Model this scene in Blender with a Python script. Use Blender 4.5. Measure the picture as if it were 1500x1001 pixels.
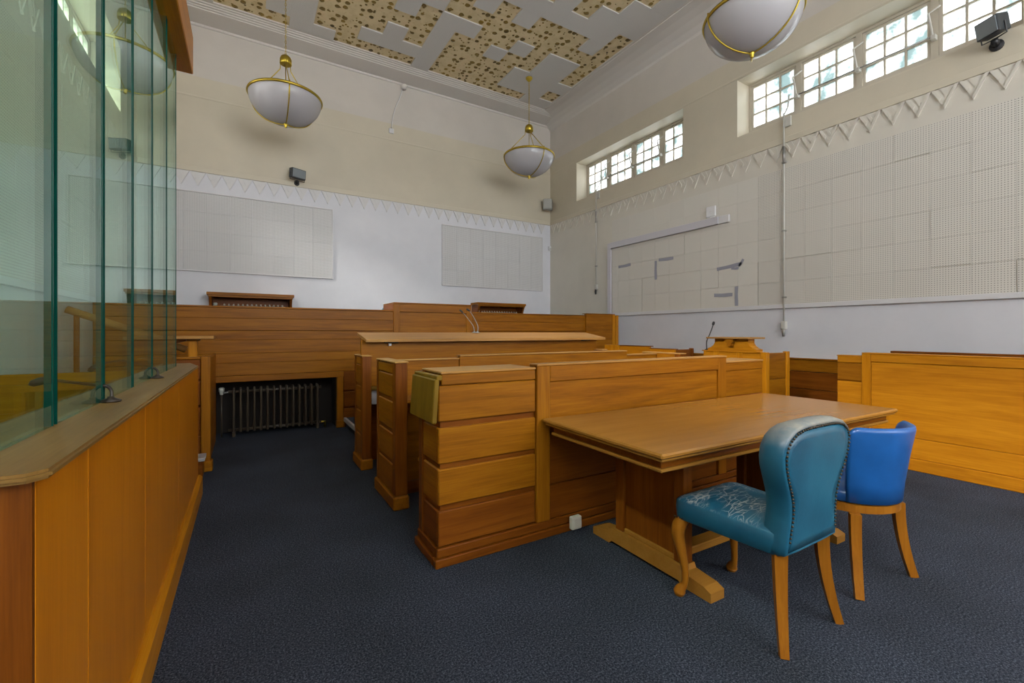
import bpy, bmesh, math, random
from mathutils import Vector, Matrix
random.seed(7)
PI = math.pi
sc = bpy.context.scene
for o in list(bpy.data.objects):
    bpy.data.objects.remove(o)
col = sc.collection

# ------------------------------------------------------------------ camera
CAM_H = 1.30
FPX = 648.0
YAW = math.atan2(389.0, FPX)
cam = bpy.data.cameras.new('camera')
cam.sensor_width = 36.0
cam.sensor_fit = 'HORIZONTAL'
cam.lens = FPX / 1500.0 * 36.0
cam.shift_y = -13.5 / 1500.0
cam.clip_start = 0.02
cam.clip_end = 300
cam_o = bpy.data.objects.new('camera', cam)
col.objects.link(cam_o)
cam_o.location = (0, 0, CAM_H)
cam_o.rotation_euler = (PI / 2, 0, -YAW)
sc.camera = cam_o

# ------------------------------------------------------------------ world / exposure
w = bpy.data.worlds.new('overcast_sky')
sc.world = w
w.use_nodes = True
bg = w.node_tree.nodes['Background']
bg.inputs['Color'].default_value = (0.93, 0.97, 1.0, 1)
bg.inputs['Strength'].default_value = 2.0
sc.view_settings.view_transform = 'Standard'
sc.view_settings.look = 'None'
sc.view_settings.exposure = 1.68
sc.view_settings.gamma = 1.0
sc.view_settings.use_curve_mapping = False
# soft hazy daylight that comes in through the high windows on the left
sun = bpy.data.lights.new('hazy_sun', 'SUN')
sun.energy = 22.0
sun.angle = math.radians(40)
sun.color = (1.0, 0.97, 0.92)
sun_o = bpy.data.objects.new('hazy_sun', sun)
col.objects.link(sun_o)
sun_o.rotation_euler = (math.radians(8), math.radians(-44), 0)
sc.cycles.max_bounces = 10
sc.cycles.diffuse_bounces = 6
sc.cycles.transparent_max_bounces = 24
sc.cycles.sample_clamp_indirect = 8
sc.cycles.use_denoising = True

# room measures (metres; the camera stands above the origin)
XL, XR, YB, YF, ZC = -1.5, 6.6, 9.11, -5.0, 6.6

# ================================================================== materials
def new_mat(name):
    m = bpy.data.materials.new(name)
    m.use_nodes = True
    nt = m.node_tree
    b = nt.nodes['Principled BSDF']
    return m, nt, b

def N(nt, typ, **kw):
    n = nt.nodes.new(typ)
    for k, v in kw.items():
        if k.startswith('i_'):
            key = k[2:]
            key = int(key) if key.isdigit() else key.replace('_', ' ')
            n.inputs[key].default_value = v
        else:
            setattr(n, k, v)
    return n

def L(nt, a, ao, b, bi):
    nt.links.new(a.outputs[ao], b.inputs[bi])

def ramp(nt, stops):
    r = nt.nodes.new('ShaderNodeValToRGB')
    el = r.color_ramp.elements
    while len(el) > len(stops):
        el.remove(el[-1])
    while len(el) < len(stops):
        el.new(0.5)
    for e, (p, c) in zip(el, stops):
        e.position = p
        e.color = (*c, 1)
    return r

def obj_coords(nt, scale, spread=7.0):
    tc = N(nt, 'ShaderNodeTexCoord')
    oi = N(nt, 'ShaderNodeObjectInfo')
    mul = N(nt, 'ShaderNodeMath', operation='MULTIPLY', i_1=spread)
    L(nt, oi, 'Random', mul, 0)
    add = N(nt, 'ShaderNodeVectorMath', operation='ADD')
    L(nt, tc, 'Object', add, 0)
    L(nt, mul, 0, add, 1)
    mp = N(nt, 'ShaderNodeMapping')
    mp.inputs['Scale'].default_value = scale
    L(nt, add, 0, mp, 'Vector')
    return mp, oi

def wood(name, axis, dark, mid, light, rough=0.38, vary=0.045):
    m, nt, b = new_mat(name)
    s = [11.0, 11.0, 11.0]
    s[axis] = 0.9
    mp, oi = obj_coords(nt, s)
    n1 = N(nt, 'ShaderNodeTexNoise', i_Scale=1.0, i_Detail=5.0, i_Roughness=0.6, i_Distortion=0.9)
    L(nt, mp, 0, n1, 'Vector')
    s2 = [95.0, 95.0, 95.0]
    s2[axis] = 3.5
    mp2, _ = obj_coords(nt, s2)
    n2 = N(nt, 'ShaderNodeTexNoise', i_Scale=1.0, i_Detail=3.0, i_Roughness=0.7)
    L(nt, mp2, 0, n2, 'Vector')
    mix = N(nt, 'ShaderNodeMix', data_type='FLOAT')
    mix.inputs[0].default_value = 0.38
    L(nt, n1, 0, mix, 2)
    L(nt, n2, 0, mix, 3)
    r = ramp(nt, [(0.30, dark), (0.50, mid), (0.70, light)])
    L(nt, mix, 0, r, 0)
    hsv = N(nt, 'ShaderNodeHueSaturation')
    mr = N(nt, 'ShaderNodeMapRange', i_3=1.0 - vary, i_4=1.0 + vary)
    L(nt, oi, 'Random', mr, 0)
    L(nt, mr, 0, hsv, 'Value')
    L(nt, r, 0, hsv, 'Color')
    L(nt, hsv, 0, b, 'Base Color')
    b.inputs['Roughness'].default_value = rough
    b.inputs['Specular IOR Level'].default_value = 0.17
    bu = N(nt, 'ShaderNodeBump', i_Strength=0.06, i_Distance=0.002)
    L(nt, n2, 0, bu, 'Height')
    L(nt, bu, 0, b, 'Normal')
    return m

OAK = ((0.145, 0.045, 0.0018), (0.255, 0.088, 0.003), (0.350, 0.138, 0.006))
OAKD = ((0.095, 0.024, 0.002), (0.170, 0.047, 0.0035), (0.235, 0.074, 0.006))  # darker, redder copy of the oak; on low planks it stands for shade
TAN = ((0.300, 0.140, 0.035), (0.400, 0.200, 0.055), (0.480, 0.260, 0.080))
HON = ((0.300, 0.100, 0.003), (0.430, 0.160, 0.005), (0.540, 0.225, 0.010))
wood_x = wood('honey_oak_grain_x', 0, *OAK)
wood_y = wood('honey_oak_grain_y', 1, *OAK)
wood_z = wood('honey_oak_grain_z', 2, *OAK)
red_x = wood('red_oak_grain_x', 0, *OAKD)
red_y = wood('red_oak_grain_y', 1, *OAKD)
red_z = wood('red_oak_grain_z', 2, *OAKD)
tan_x = wood('worn_oak_grain_x', 0, *TAN, rough=0.42)
tan_y = wood('worn_oak_grain_y', 1, *TAN, rough=0.42)
ledge_m = wood('dark_worn_oak_ledge', 1, (0.130, 0.068, 0.014), (0.205, 0.112, 0.028), (0.270, 0.155, 0.045), rough=0.4)
dock_z = wood('orange_dock_veneer', 2, (0.38, 0.118, 0.003), (0.49, 0.165, 0.005), (0.56, 0.205, 0.008), rough=0.32, vary=0.03)  # brighter, oranger oak: light from the right windows put into the colour
hon_y = wood('golden_oak_grain_y', 1, *HON)
hon_z = wood('golden_oak_grain_z', 2, *HON, rough=0.30)
hon_x = wood('golden_oak_grain_x', 0, *HON)
table_x = wood('table_oak_grain_x', 0, (0.265, 0.118, 0.018), (0.305, 0.138, 0.023), (0.340, 0.160, 0.030), rough=0.20, vary=0.02)
leg_z = wood('chair_leg_wood', 2, (0.215, 0.072, 0.006), (0.290, 0.105, 0.008), (0.350, 0.140, 0.012), rough=0.3)
flap_m = wood('faded_olive_oak', 2, (0.130, 0.072, 0.006), (0.190, 0.108, 0.009), (0.240, 0.140, 0.015), rough=0.45)

def flat(name, c, rough=0.6, metal=0.0, noise=0.0, nscale=6.0, bump=0.0, bscale=60.0, spec=0.5):
    m, nt, b = new_mat(name)
    b.inputs['Base Color'].default_value = (*c, 1)
    b.inputs['Roughness'].default_value = rough
    b.inputs['Metallic'].default_value = metal
    b.inputs['Specular IOR Level'].default_value = spec
    if noise:
        tc = N(nt, 'ShaderNodeTexCoord')
        n = N(nt, 'ShaderNodeTexNoise', i_Scale=nscale, i_Detail=5.0)
        L(nt, tc, 'Object', n, 'Vector')
        r = ramp(nt, [(0.3, tuple(v * (1 - noise) for v in c)), (0.7, tuple(min(1, v * (1 + noise)) for v in c))])
        L(nt, n, 0, r, 0)
        L(nt, r, 0, b, 'Base Color')
    if bump:
        tc = N(nt, 'ShaderNodeTexCoord')
        n = N(nt, 'ShaderNodeTexNoise', i_Scale=bscale, i_Detail=3.0)
        L(nt, tc, 'Object', n, 'Vector')
        bu = N(nt, 'ShaderNodeBump', i_Strength=bump, i_Distance=0.003)
        L(nt, n, 0, bu, 'Height')
        L(nt, bu, 0, b, 'Normal')
    return m

CREAM = (0.60, 0.545, 0.43)
WHITE = (0.70, 0.705, 0.75)
def wall_paint(name, low=WHITE, mid=CREAM, top=(0.60, 0.56, 0.51), frieze=(0.655, 0.62, 0.545), z_low=1.66, z_mid=4.03, z_top=5.60):
    # painted in bands: white below the rail or frieze, cream above it, pale grey under the cornice
    m, nt, b = new_mat(name)
    g = N(nt, 'ShaderNodeNewGeometry')
    sx = N(nt, 'ShaderNodeSeparateXYZ')
    L(nt, g, 'Position', sx, 0)
    mr = N(nt, 'ShaderNodeMapRange', i_1=0.0, i_2=7.0)
    L(nt, sx, 'Z', mr, 0)
    r = ramp(nt, [(0, low), (z_low / 7, frieze), (z_mid / 7, mid), (z_top / 7, top)])
    r.color_ramp.interpolation = 'CONSTANT'
    L(nt, mr, 0, r, 0)
    n = N(nt, 'ShaderNodeTexNoise', i_Scale=1.1, i_Detail=6.0, i_Roughness=0.6)
    L(nt, g, 'Position', n, 'Vector')
    rr = ramp(nt, [(0.3, (0.93, 0.93, 0.93)), (0.7, (1.04, 1.035, 1.03))])
    L(nt, n, 0, rr, 0)
    mx = N(nt, 'ShaderNodeMix', data_type='RGBA', blend_type='MULTIPLY')
    mx.inputs[0].default_value = 1.0
    L(nt, r, 0, mx, 6)
    L(nt, rr, 0, mx, 7)
    L(nt, mx, 2, b, 'Base Color')
    b.inputs['Roughness'].default_value = 0.45
    b.inputs['Specular IOR Level'].default_value = 0.35
    return m

paint_side = wall_paint('side_wall_paint')
paint_back = wall_paint('back_wall_paint', frieze=WHITE, z_low=1.0)
white_paint = flat('white_gloss_trim_paint', (0.66, 0.65, 0.66), 0.4)
frieze_paint = flat('frieze_paint', (0.655, 0.62, 0.545), 0.5)
frieze_white = flat('frieze_white_paint', (0.66, 0.65, 0.65), 0.5)
cream_paint = flat('cream_trim_paint', CREAM, 0.5)
soffit_paint = flat('cornice_paint', (0.62, 0.585, 0.55), 0.55)
tile_paint = flat('ceiling_tile_texture', (0.60, 0.585, 0.57), 0.75, bump=0.7, bscale=70.0)
lilac_trunk = flat('lilac_grey_plastic', (0.58, 0.56, 0.60), 0.45)

def board_mat(name, a, b_, c, holes):
    m, nt, b = new_mat(name)
    tc = N(nt, 'ShaderNodeTexCoord')
    oi = N(nt, 'ShaderNodeObjectInfo')
    mr = N(nt, 'ShaderNodeMapRange', i_3=0.975, i_4=1.01)
    L(nt, oi, 'Random', mr, 0)
    hsv = N(nt, 'ShaderNodeHueSaturation')
    hsv.inputs['Color'].default_value = (*c, 1)
    L(nt, mr, 0, hsv, 'Value')
    src = hsv
    if holes:
        sc_ = N(nt, 'ShaderNodeVectorMath', operation='SCALE')
        sc_.inputs[3].default_value = 1.0 / 0.0232
        L(nt, tc, 'Object', sc_, 0)
        fr = N(nt, 'ShaderNodeVectorMath', operation='FRACTION')
        L(nt, sc_, 0, fr, 0)
        sp = N(nt, 'ShaderNodeSeparateXYZ')
        L(nt, fr, 0, sp, 0)
        sq = []
        for ax in (a, b_):
            s = N(nt, 'ShaderNodeMath', operation='SUBTRACT', i_1=0.5)
            L(nt, sp, ax, s, 0)
            p = N(nt, 'ShaderNodeMath', operation='MULTIPLY')
            L(nt, s, 0, p, 0)
            L(nt, s, 0, p, 1)
            sq.append(p)
        ad = N(nt, 'ShaderNodeMath', operation='ADD')
        L(nt, sq[0], 0, ad, 0)
        L(nt, sq[1], 0, ad, 1)
        lt = N(nt, 'ShaderNodeMath', operation='LESS_THAN', i_1=0.045)
        L(nt, ad, 0, lt, 0)
        mx = N(nt, 'ShaderNodeMix', data_type='RGBA')
        mx.inputs[7].default_value = (c[0] * 0.42, c[1] * 0.42, c[2] * 0.42, 1)
        L(nt, lt, 0, mx, 0)
        L(nt, hsv, 0, mx, 6)
        L(nt, mx, 2, b, 'Base Color')
    else:
        L(nt, hsv, 0, b, 'Base Color')
    b.inputs['Roughness'].default_value = 0.55
    b.inputs['Specular IOR Level'].default_value = 0.3
    return m

BOARD = (0.665, 0.635, 0.575)
perf_side = board_mat('perforated_board_side', 1, 2, BOARD, True)
perf_back = board_mat('perforated_board_back', 0, 2, (0.66, 0.655, 0.655), True)
plain_board = board_mat('painted_over_board', 1, 2, (0.665, 0.635, 0.575), False)

def carpet():
    m, nt, b = new_mat('blue_grey_carpet')
    g = N(nt, 'ShaderNodeNewGeometry')
    n = N(nt, 'ShaderNodeTexNoise', i_Scale=125.0, i_Detail=3.0, i_Roughness=0.85)
    L(nt, g, 'Position', n, 'Vector')
    r = ramp(nt, [(0.36, (0.006, 0.008, 0.013)), (0.52, (0.034, 0.041, 0.056)), (0.66, (0.110, 0.124, 0.152))])
    L(nt, n, 0, r, 0)
    n2 = N(nt, 'ShaderNodeTexNoise', i_Scale=1.6, i_Detail=5.0)
    L(nt, g, 'Position', n2, 'Vector')
    r2 = ramp(nt, [(0.3, (0.8, 0.8, 0.78)), (0.7, (1.15, 1.15, 1.2))])
    L(nt, n2, 0, r2, 0)
    mx = N(nt, 'ShaderNodeMix', data_type='RGBA', blend_type='MULTIPLY')
    mx.inputs[0].default_value = 1.0
    L(nt, r, 0, mx, 6)
    L(nt, r2, 0, mx, 7)
    L(nt, mx, 2, b, 'Base Color')
    b.inputs['Roughness'].default_value = 0.95
    b.inputs['Specular IOR Level'].default_value = 0.1
    bu = N(nt, 'ShaderNodeBump', i_Strength=0.5, i_Distance=0.004)
    L(nt, n, 0, bu, 'Height')
    L(nt, bu, 0, b, 'Normal')
    return m
carpet_m = carpet()

def substrate():
    m, nt, b = new_mat('bare_ceiling_board')
    g = N(nt, 'ShaderNodeNewGeometry')
    n = N(nt, 'ShaderNodeTexNoise', i_Scale=5.0, i_Detail=6.0)
    L(nt, g, 'Position', n, 'Vector')
    r = ramp(nt, [(0.3, (0.60, 0.48, 0.27)), (0.55, (0.70, 0.58, 0.36)), (0.75, (0.68, 0.52, 0.32))])
    L(nt, n, 0, r, 0)
    n2 = N(nt, 'ShaderNodeTexNoise', i_Scale=16.0, i_Detail=2.0)
    L(nt, g, 'Position', n2, 'Vector')
    r2 = ramp(nt, [(0.60, (1, 1, 1)), (0.72, (0.80, 0.77, 0.70))])
    L(nt, n2, 0, r2, 0)
    mx = N(nt, 'ShaderNodeMix', data_type='RGBA', blend_type='MULTIPLY')
    mx.inputs[0].default_value = 1.0
    L(nt, r, 0, mx, 6)
    L(nt, r2, 0, mx, 7)
    L(nt, mx, 2, b, 'Base Color')
    b.inputs['Roughness'].default_value = 0.8
    return m
substrate_m = substrate()
dab_m = flat('adhesive_dab', (0.20, 0.125, 0.015), 0.5, noise=0.6, nscale=3.0)

def thin_glass(name, tint, dirt=None):
    m, nt, b = new_mat(name)
    nt.nodes.remove(b)
    out = nt.nodes['Material Output']
    g = N(nt, 'ShaderNodeNewGeometry')
    dp = N(nt, 'ShaderNodeVectorMath', operation='DOT_PRODUCT')
    L(nt, g, 'Normal', dp, 0)
    L(nt, g, 'Incoming', dp, 1)
    ab = N(nt, 'ShaderNodeMath', operation='ABSOLUTE')
    L(nt, dp, 'Value', ab, 0)
    om = N(nt, 'ShaderNodeMath', operation='SUBTRACT', i_0=1.0)
    L(nt, ab, 0, om, 1)
    pw = N(nt, 'ShaderNodeMath', operation='POWER', i_1=5.0)
    L(nt, om, 0, pw, 0)
    ml = N(nt, 'ShaderNodeMath', operation='MULTIPLY_ADD', i_1=0.96, i_2=0.04)
    L(nt, pw, 0, ml, 0)
    tr = N(nt, 'ShaderNodeBsdfTransparent')
    tr.inputs['Color'].default_value = (*tint, 1)
    gl = N(nt, 'ShaderNodeBsdfGlossy', i_Roughness=0.0)
    gl.inputs['Color'].default_value = (0.86, 0.99, 0.93, 1) if not dirt else (1, 1, 1, 1)
    base = tr
    if dirt:
        tc = N(nt, 'ShaderNodeNewGeometry')
        n = N(nt, 'ShaderNodeTexNoise', i_Scale=3.2, i_Detail=6.0, i_Roughness=0.65)
        L(nt, tc, 'Position', n, 'Vector')
        r = ramp(nt, [(0.43, (0.88, 0.88, 0.88)), (0.60, (0.30, 0.355, 0.35))])  # dust, plus foliage outside and dimmed sky painted into the tint
        L(nt, n, 0, r, 0)
        L(nt, r, 0, tr, 'Color')
        tl = N(nt, 'ShaderNodeBsdfTranslucent')
        L(nt, r, 0, tl, 'Color')
        mm = N(nt, 'ShaderNodeMixShader', i_0=0.35)
        L(nt, tr, 0, mm, 1)
        L(nt, tl, 0, mm, 2)
        base = mm
    ms = N(nt, 'ShaderNodeMixShader')
    L(nt, ml, 0, ms, 0)
    L(nt, base, 0, ms, 1)
    L(nt, gl, 0, ms, 2)
    L(nt, ms, 0, out, 'Surface')
    return m
screen_glass = thin_glass('green_tinted_glass', (0.80, 0.955, 0.885))
pane_glass = thin_glass('dusty_dimmed_window_glass', (0.97, 0.98, 0.97), dirt=True)
clear_glass = thin_glass('clear_window_glass', (0.985, 0.985, 0.985))
glass_edge = flat('green_glass_edge', (0.001, 0.050, 0.036), 0.2, spec=0.2)

brass = flat('aged_brass', (0.50, 0.36, 0.045), 0.28, metal=0.85, noise=0.15)
def opal():
    m, nt, b = new_mat('opal_lamp_glass')
    out = nt.nodes['Material Output']
    b.inputs['Base Color'].default_value = (0.72, 0.70, 0.73, 1)
    b.inputs['Roughness'].default_value = 0.08
    b.inputs['Coat Weight'].default_value = 0.3
    tl = N(nt, 'ShaderNodeBsdfTranslucent')
    tl.inputs['Color'].default_value = (0.82, 0.82, 0.82, 1)
    ms = N(nt, 'ShaderNodeMixShader', i_0=0.45)
    L(nt, b, 0, ms, 1)
    L(nt, tl, 0, ms, 2)
    L(nt, ms, 0, out, 'Surface')
    return m
opal_m = opal()
bronze = flat('dark_bronze', (0.035, 0.024, 0.016), 0.35, metal=0.3)
iron = flat('dark_bronze_radiator_paint', (0.062, 0.046, 0.029), 0.3, noise=0.2)
iron_light = flat('cream_radiator_paint', (0.42, 0.36, 0.27), 0.4)
valve_w = flat('white_valve_plastic', (0.48, 0.49, 0.42), 0.4)
black_m = flat('black_plastic', (0.016, 0.016, 0.018), 0.4)
grey_metal = flat('grey_metal', (0.32, 0.31, 0.29), 0.35, metal=0.5)
pale_metal = flat('painted_pale_metal', (0.55, 0.53, 0.48), 0.4)
steel_frame = flat('window_frame_paint', (0.55, 0.50, 0.41), 0.5)
tape_m = flat('silver_grey_tape', (0.30, 0.30, 0.355), 0.4)
white_plastic = flat('white_plastic', (0.72, 0.72, 0.74), 0.35)
socket_m = flat('ivory_socket_plastic', (0.50, 0.48, 0.40), 0.4)
speaker_m = flat('grey_speaker_plastic', (0.33, 0.33, 0.30), 0.5)
flood_body = flat('dark_floodlight_metal', (0.030, 0.036, 0.042), 0.35)
flood_glass = flat('floodlight_glass', (0.22, 0.25, 0.27), 0.08)  # lightened: the lit reflection on the glass is put into its colour
step_edge = flat('pale_step_nosing', (0.34, 0.32, 0.31), 0.5)
niche_m = flat('dark_niche_lining', (0.012, 0.007, 0.004), 0.8)  # one even, nearly black tone for the whole lining
paper_m = flat('grey_paper', (0.42, 0.42, 0.43), 0.7)
nail_m = flat('dark_brass_nail', (0.05, 0.035, 0.02), 0.3, metal=0.6)
chair_blue = flat('bright_blue_vinyl', (0.008, 0.085, 0.300), 0.34, noise=0.14, nscale=9.0, bump=0.1, bscale=160)

def leather(name, worn):
    m, nt, b = new_mat(name)
    tc = N(nt, 'ShaderNodeTexCoord')
    n = N(nt, 'ShaderNodeTexNoise', i_Scale=5.0, i_Detail=6.0)
    L(nt, tc, 'Object', n, 'Vector')
    r = ramp(nt, [(0.3, (0.008, 0.072, 0.130)), (0.55, (0.014, 0.112, 0.185)), (0.8, (0.030, 0.150, 0.230))])
    L(nt, n, 0, r, 0)
    last = r
    lo = 0
    if worn == 'seat':
        for k, sc_ in enumerate((9.0, 17.0)):
            mp = N(nt, 'ShaderNodeMapping')
            mp.inputs['Rotation'].default_value = (0, 0, 0.5 + 1.3 * k)
            mp.inputs['Scale'].default_value = (1.0, 2.6, 1.0)
            L(nt, tc, 'Object', mp, 0)
            nd = N(nt, 'ShaderNodeTexNoise', i_Scale=4.0, i_Detail=3.0)
            L(nt, mp, 0, nd, 'Vector')
            ad = N(nt, 'ShaderNodeMix', data_type='RGBA')
            ad.inputs[0].default_value = 0.22
            L(nt, mp, 0, ad, 6)
            L(nt, nd, 'Color', ad, 7)
            v = N(nt, 'ShaderNodeTexVoronoi', feature='DISTANCE_TO_EDGE', i_Scale=sc_)
            L(nt, ad, 2, v, 'Vector')
            lt = ramp(nt, [(0.0, (0.9, 0.9, 0.9)), (0.045, (0, 0, 0))])
            L(nt, v, 0, lt, 0)
            g = N(nt, 'ShaderNodeNewGeometry')
            sp = N(nt, 'ShaderNodeSeparateXYZ')
            L(nt, g, 'Normal', sp, 0)
            mr = N(nt, 'ShaderNodeMapRange', i_1=0.55, i_2=0.95)
            L(nt, sp, 'Z', mr, 0)
            n3 = N(nt, 'ShaderNodeTexNoise', i_Scale=9.0, i_Detail=2.0)
            L(nt, tc, 'Object', n3, 'Vector')
            r3 = ramp(nt, [(0.36, (0, 0, 0)), (0.54, (1, 1, 1))])
            L(nt, n3, 0, r3, 0)
            m1 = N(nt, 'ShaderNodeMath', operation='MULTIPLY')
            L(nt, lt, 0, m1, 0)
            L(nt, mr, 0, m1, 1)
            m2 = N(nt, 'ShaderNodeMath', operation='MULTIPLY')
            L(nt, m1, 0, m2, 0)
            L(nt, r3, 0, m2, 1)
            mx = N(nt, 'ShaderNodeMix', data_type='RGBA')
            mx.inputs[7].default_value = (0.42, 0.44, 0.42, 1)
            L(nt, m2, 0, mx, 0)
            L(nt, last, lo, mx, 6)
            last, lo = mx, 2
    if worn == 'back':
        # the top roll is rubbed to a pale grey
        sp = N(nt, 'ShaderNodeSeparateXYZ')
        L(nt, tc, 'Object', sp, 0)
        n3 = N(nt, 'ShaderNodeTexNoise', i_Scale=22.0, i_Detail=6.0, i_Roughness=0.7)
        L(nt, tc, 'Object', n3, 'Vector')
        mr = N(nt, 'ShaderNodeMapRange', i_1=0.845, i_2=0.925)
        L(nt, sp, 'Z', mr, 0)
        ml = N(nt, 'ShaderNodeMath', operation='MULTIPLY')
        L(nt, mr, 0, ml, 0)
        r3 = ramp(nt, [(0.3, (0.45, 0.45, 0.45)), (0.6, (1, 1, 1))])
        L(nt, n3, 0, r3, 0)
        L(nt, r3, 0, ml, 1)
        mx = N(nt, 'ShaderNodeMix', data_type='RGBA')
        mx.inputs[7].default_value = (0.27, 0.265, 0.23, 1)
        L(nt, ml, 0, mx, 0)
        L(nt, last, lo, mx, 6)
        last, lo = mx, 2
    L(nt, last, lo, b, 'Base Color')
    b.inputs['Roughness'].default_value = 0.36
    nb = N(nt, 'ShaderNodeTexNoise', i_Scale=120.0, i_Detail=3.0)
    L(nt, tc, 'Object', nb, 'Vector')
    bu = N(nt, 'ShaderNodeBump', i_Strength=0.15, i_Distance=0.002)
    L(nt, nb, 0, bu, 'Height')
    L(nt, bu, 0, b, 'Normal')
    return m
leather_plain = leather('teal_leather', '')
leather_seat = leather('scratched_teal_leather', 'seat')
leather_back = leather('rubbed_teal_leather', 'back')

# ================================================================== helpers
WO = {}

def origin(p):
    return WO.get(p, Vector((0, 0, 0))) if p is not None else Vector((0, 0, 0))

def thing(name, label, cat, loc=(0, 0, 0), rotz=0.0, group=None):
    o = bpy.data.objects.new(name, None)
    col.objects.link(o)
    o.empty_display_size = 0.1
    o.location = loc
    o.rotation_euler = (0, 0, rotz)
    WO[o] = Vector(loc)
    o['label'] = label
    o['category'] = cat
    if group:
        o['group'] = group
    return o

def tag(o, label, cat, group=None):
    o['label'] = label
    o['category'] = cat
    if group:
        o['group'] = group
    return o

def structure(name, loc=(0, 0, 0)):
    o = bpy.data.objects.new(name, None)
    col.objects.link(o)
    o.empty_display_size = 0.1
    o.location = loc
    o['kind'] = 'structure'
    WO[o] = Vector(loc)
    return o

def obj(name, me, m, parent=None, centre=None, smooth=False):
    """me: mesh or bmesh in coordinates about centre (world point; default the parent's origin)"""
    if isinstance(me, bmesh.types.BMesh):
        bmesh.ops.recalc_face_normals(me, faces=me.faces)
        d = bpy.data.meshes.new(name)
        me.to_mesh(d)
        me.free()
        me = d
        if m:
            me.materials.append(m)
        if smooth:
            for p in me.polygons:
                p.use_smooth = True
    o = bpy.data.objects.new(name, me)
    col.objects.link(o)
    base = origin(parent)
    c = Vector(centre) if centre is not None else base
    if parent is not None:
        o.parent = parent
    o.location = c - base
    WO[o] = c
    return o

_box_cache = {}
def box_mesh(sx, sy, sz, m, bev):
    key = (round(sx, 4), round(sy, 4), round(sz, 4), m.name, round(bev, 4))
    if key in _box_cache:
        return _box_cache[key]
    bm = bmesh.new()
    bmesh.ops.create_cube(bm, size=1.0)
    bmesh.ops.scale(bm, vec=(sx, sy, sz), verts=bm.verts)
    if bev > 0:
        bv = min(bev, 0.45 * min(sx, sy, sz))
        bmesh.ops.bevel(bm, geom=list(bm.edges), offset=bv, segments=1, affect='EDGES')
    bmesh.ops.recalc_face_normals(bm, faces=bm.faces)
    d = bpy.data.meshes.new('box')
    bm.to_mesh(d)
    bm.free()
    d.materials.append(m)
    _box_cache[key] = d
    return d

def box(name, m, parent, x0, x1, y0, y1, z0, z1, bev=0.003):
    """a box in world coordinates (parents without rotation)"""
    if x0 > x1: x0, x1 = x1, x0
    if y0 > y1: y0, y1 = y1, y0
    if z0 > z1: z0, z1 = z1, z0
    me = box_mesh(x1 - x0, y1 - y0, z1 - z0, m, bev)
    return obj(name, me, m, parent, ((x0 + x1) / 2, (y0 + y1) / 2, (z0 + z1) / 2))

def lbox(name, m, parent, x0, x1, y0, y1, z0, z1, bev=0.003):
    """a box given in its parent's own coordinates"""
    b = origin(parent)
    return box(name, m, parent, b.x + x0, b.x + x1, b.y + y0, b.y + y1, b.z + z0, b.z + z1, bev)

def grid_plate(us, vs, hole, t0, t1, mp):
    """a connected plate on a grid with openings; mp(u, v, t) -> xyz"""
    bm = bmesh.new()
    cache = {}
    def V(i, j, k):
        key = (i, j, k)
        if key not in cache:
            cache[key] = bm.verts.new(mp(us[i], vs[j], (t0, t1)[k]))
        return cache[key]
    nu, nv = len(us) - 1, len(vs) - 1
    def solid(i, j):
        return 0 <= i < nu and 0 <= j < nv and not hole(i, j)
    for i in range(nu):
        for j in range(nv):
            if not solid(i, j):
                continue
            bm.faces.new((V(i, j, 0), V(i + 1, j, 0), V(i + 1, j + 1, 0), V(i, j + 1, 0)))
            bm.faces.new((V(i, j, 1), V(i, j + 1, 1), V(i + 1, j + 1, 1), V(i + 1, j, 1)))
            for (a, b_, p, q) in (((i - 1, j), None, (i, j), (i, j + 1)), ((i + 1, j), None, (i + 1, j + 1), (i + 1, j)),
                                  ((i, j - 1), None, (i + 1, j), (i, j)), ((i, j + 1), None, (i, j + 1), (i + 1, j + 1))):
                if not solid(*a):
                    bm.faces.new((V(*p, 0), V(*q, 0), V(*q, 1), V(*p, 1)))
    return bm

def tube_bm(pts, radii, seg=8, bm=None, closed=False, phase=0.0, squash=None):
    bm = bm or bmesh.new()
    pts = [Vector(p) for p in pts]
    if not hasattr(radii, '__len__'):
        radii = [radii] * len(pts)
    n = len(pts)
    ref = Vector((0, 0, 1))
    rings = []
    prev = None
    for i, p in enumerate(pts):
        if closed:
            t = pts[(i + 1) % n] - pts[i - 1]
        else:
            t = pts[min(i + 1, n - 1)] - pts[max(i - 1, 0)]
        t.normalize()
        if prev is None:
            a = t.cross(ref)
            if a.length < 1e-3:
                a = Vector((1, 0, 0)) - t * t.x
            a.normalize()
        else:
            a = prev - t * prev.dot(t)
            if a.length < 1e-5:
                a = t.orthogonal()
            a.normalize()
        prev = a
        b = t.cross(a)
        ring = []
        for k in range(seg):
            th = 2 * PI * k / seg + phase
            ca, sa = math.cos(th), math.sin(th)
            ring.append(bm.verts.new(p + (a * ca + b * sa) * radii[i]))
        rings.append(ring)
    m = n if closed else n - 1
    for i in range(m):
        r0, r1 = rings[i], rings[(i + 1) % n]
        for k in range(seg):
            bm.faces.new((r0[k], r0[(k + 1) % seg], r1[(k + 1) % seg], r1[k]))
    if not closed:
        bm.faces.new(list(reversed(rings[0])))
        bm.faces.new(rings[-1])
    return bm

def smooth_path(pts, n=8):
    """Catmull-Rom through the points"""
    P = [Vector(p) for p in pts]
    out = []
    for i in range(len(P) - 1):
        p0 = P[max(i - 1, 0)]; p1 = P[i]; p2 = P[i + 1]; p3 = P[min(i + 2, len(P) - 1)]
        for k in range(n):
            t = k / n
            out.append(0.5 * ((2 * p1) + (p2 - p0) * t + (2 * p0 - 5 * p1 + 4 * p2 - p3) * t * t + (3 * p1 - p0 - 3 * p2 + p3) * t ** 3))
    out.append(P[-1])
    return out

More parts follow.
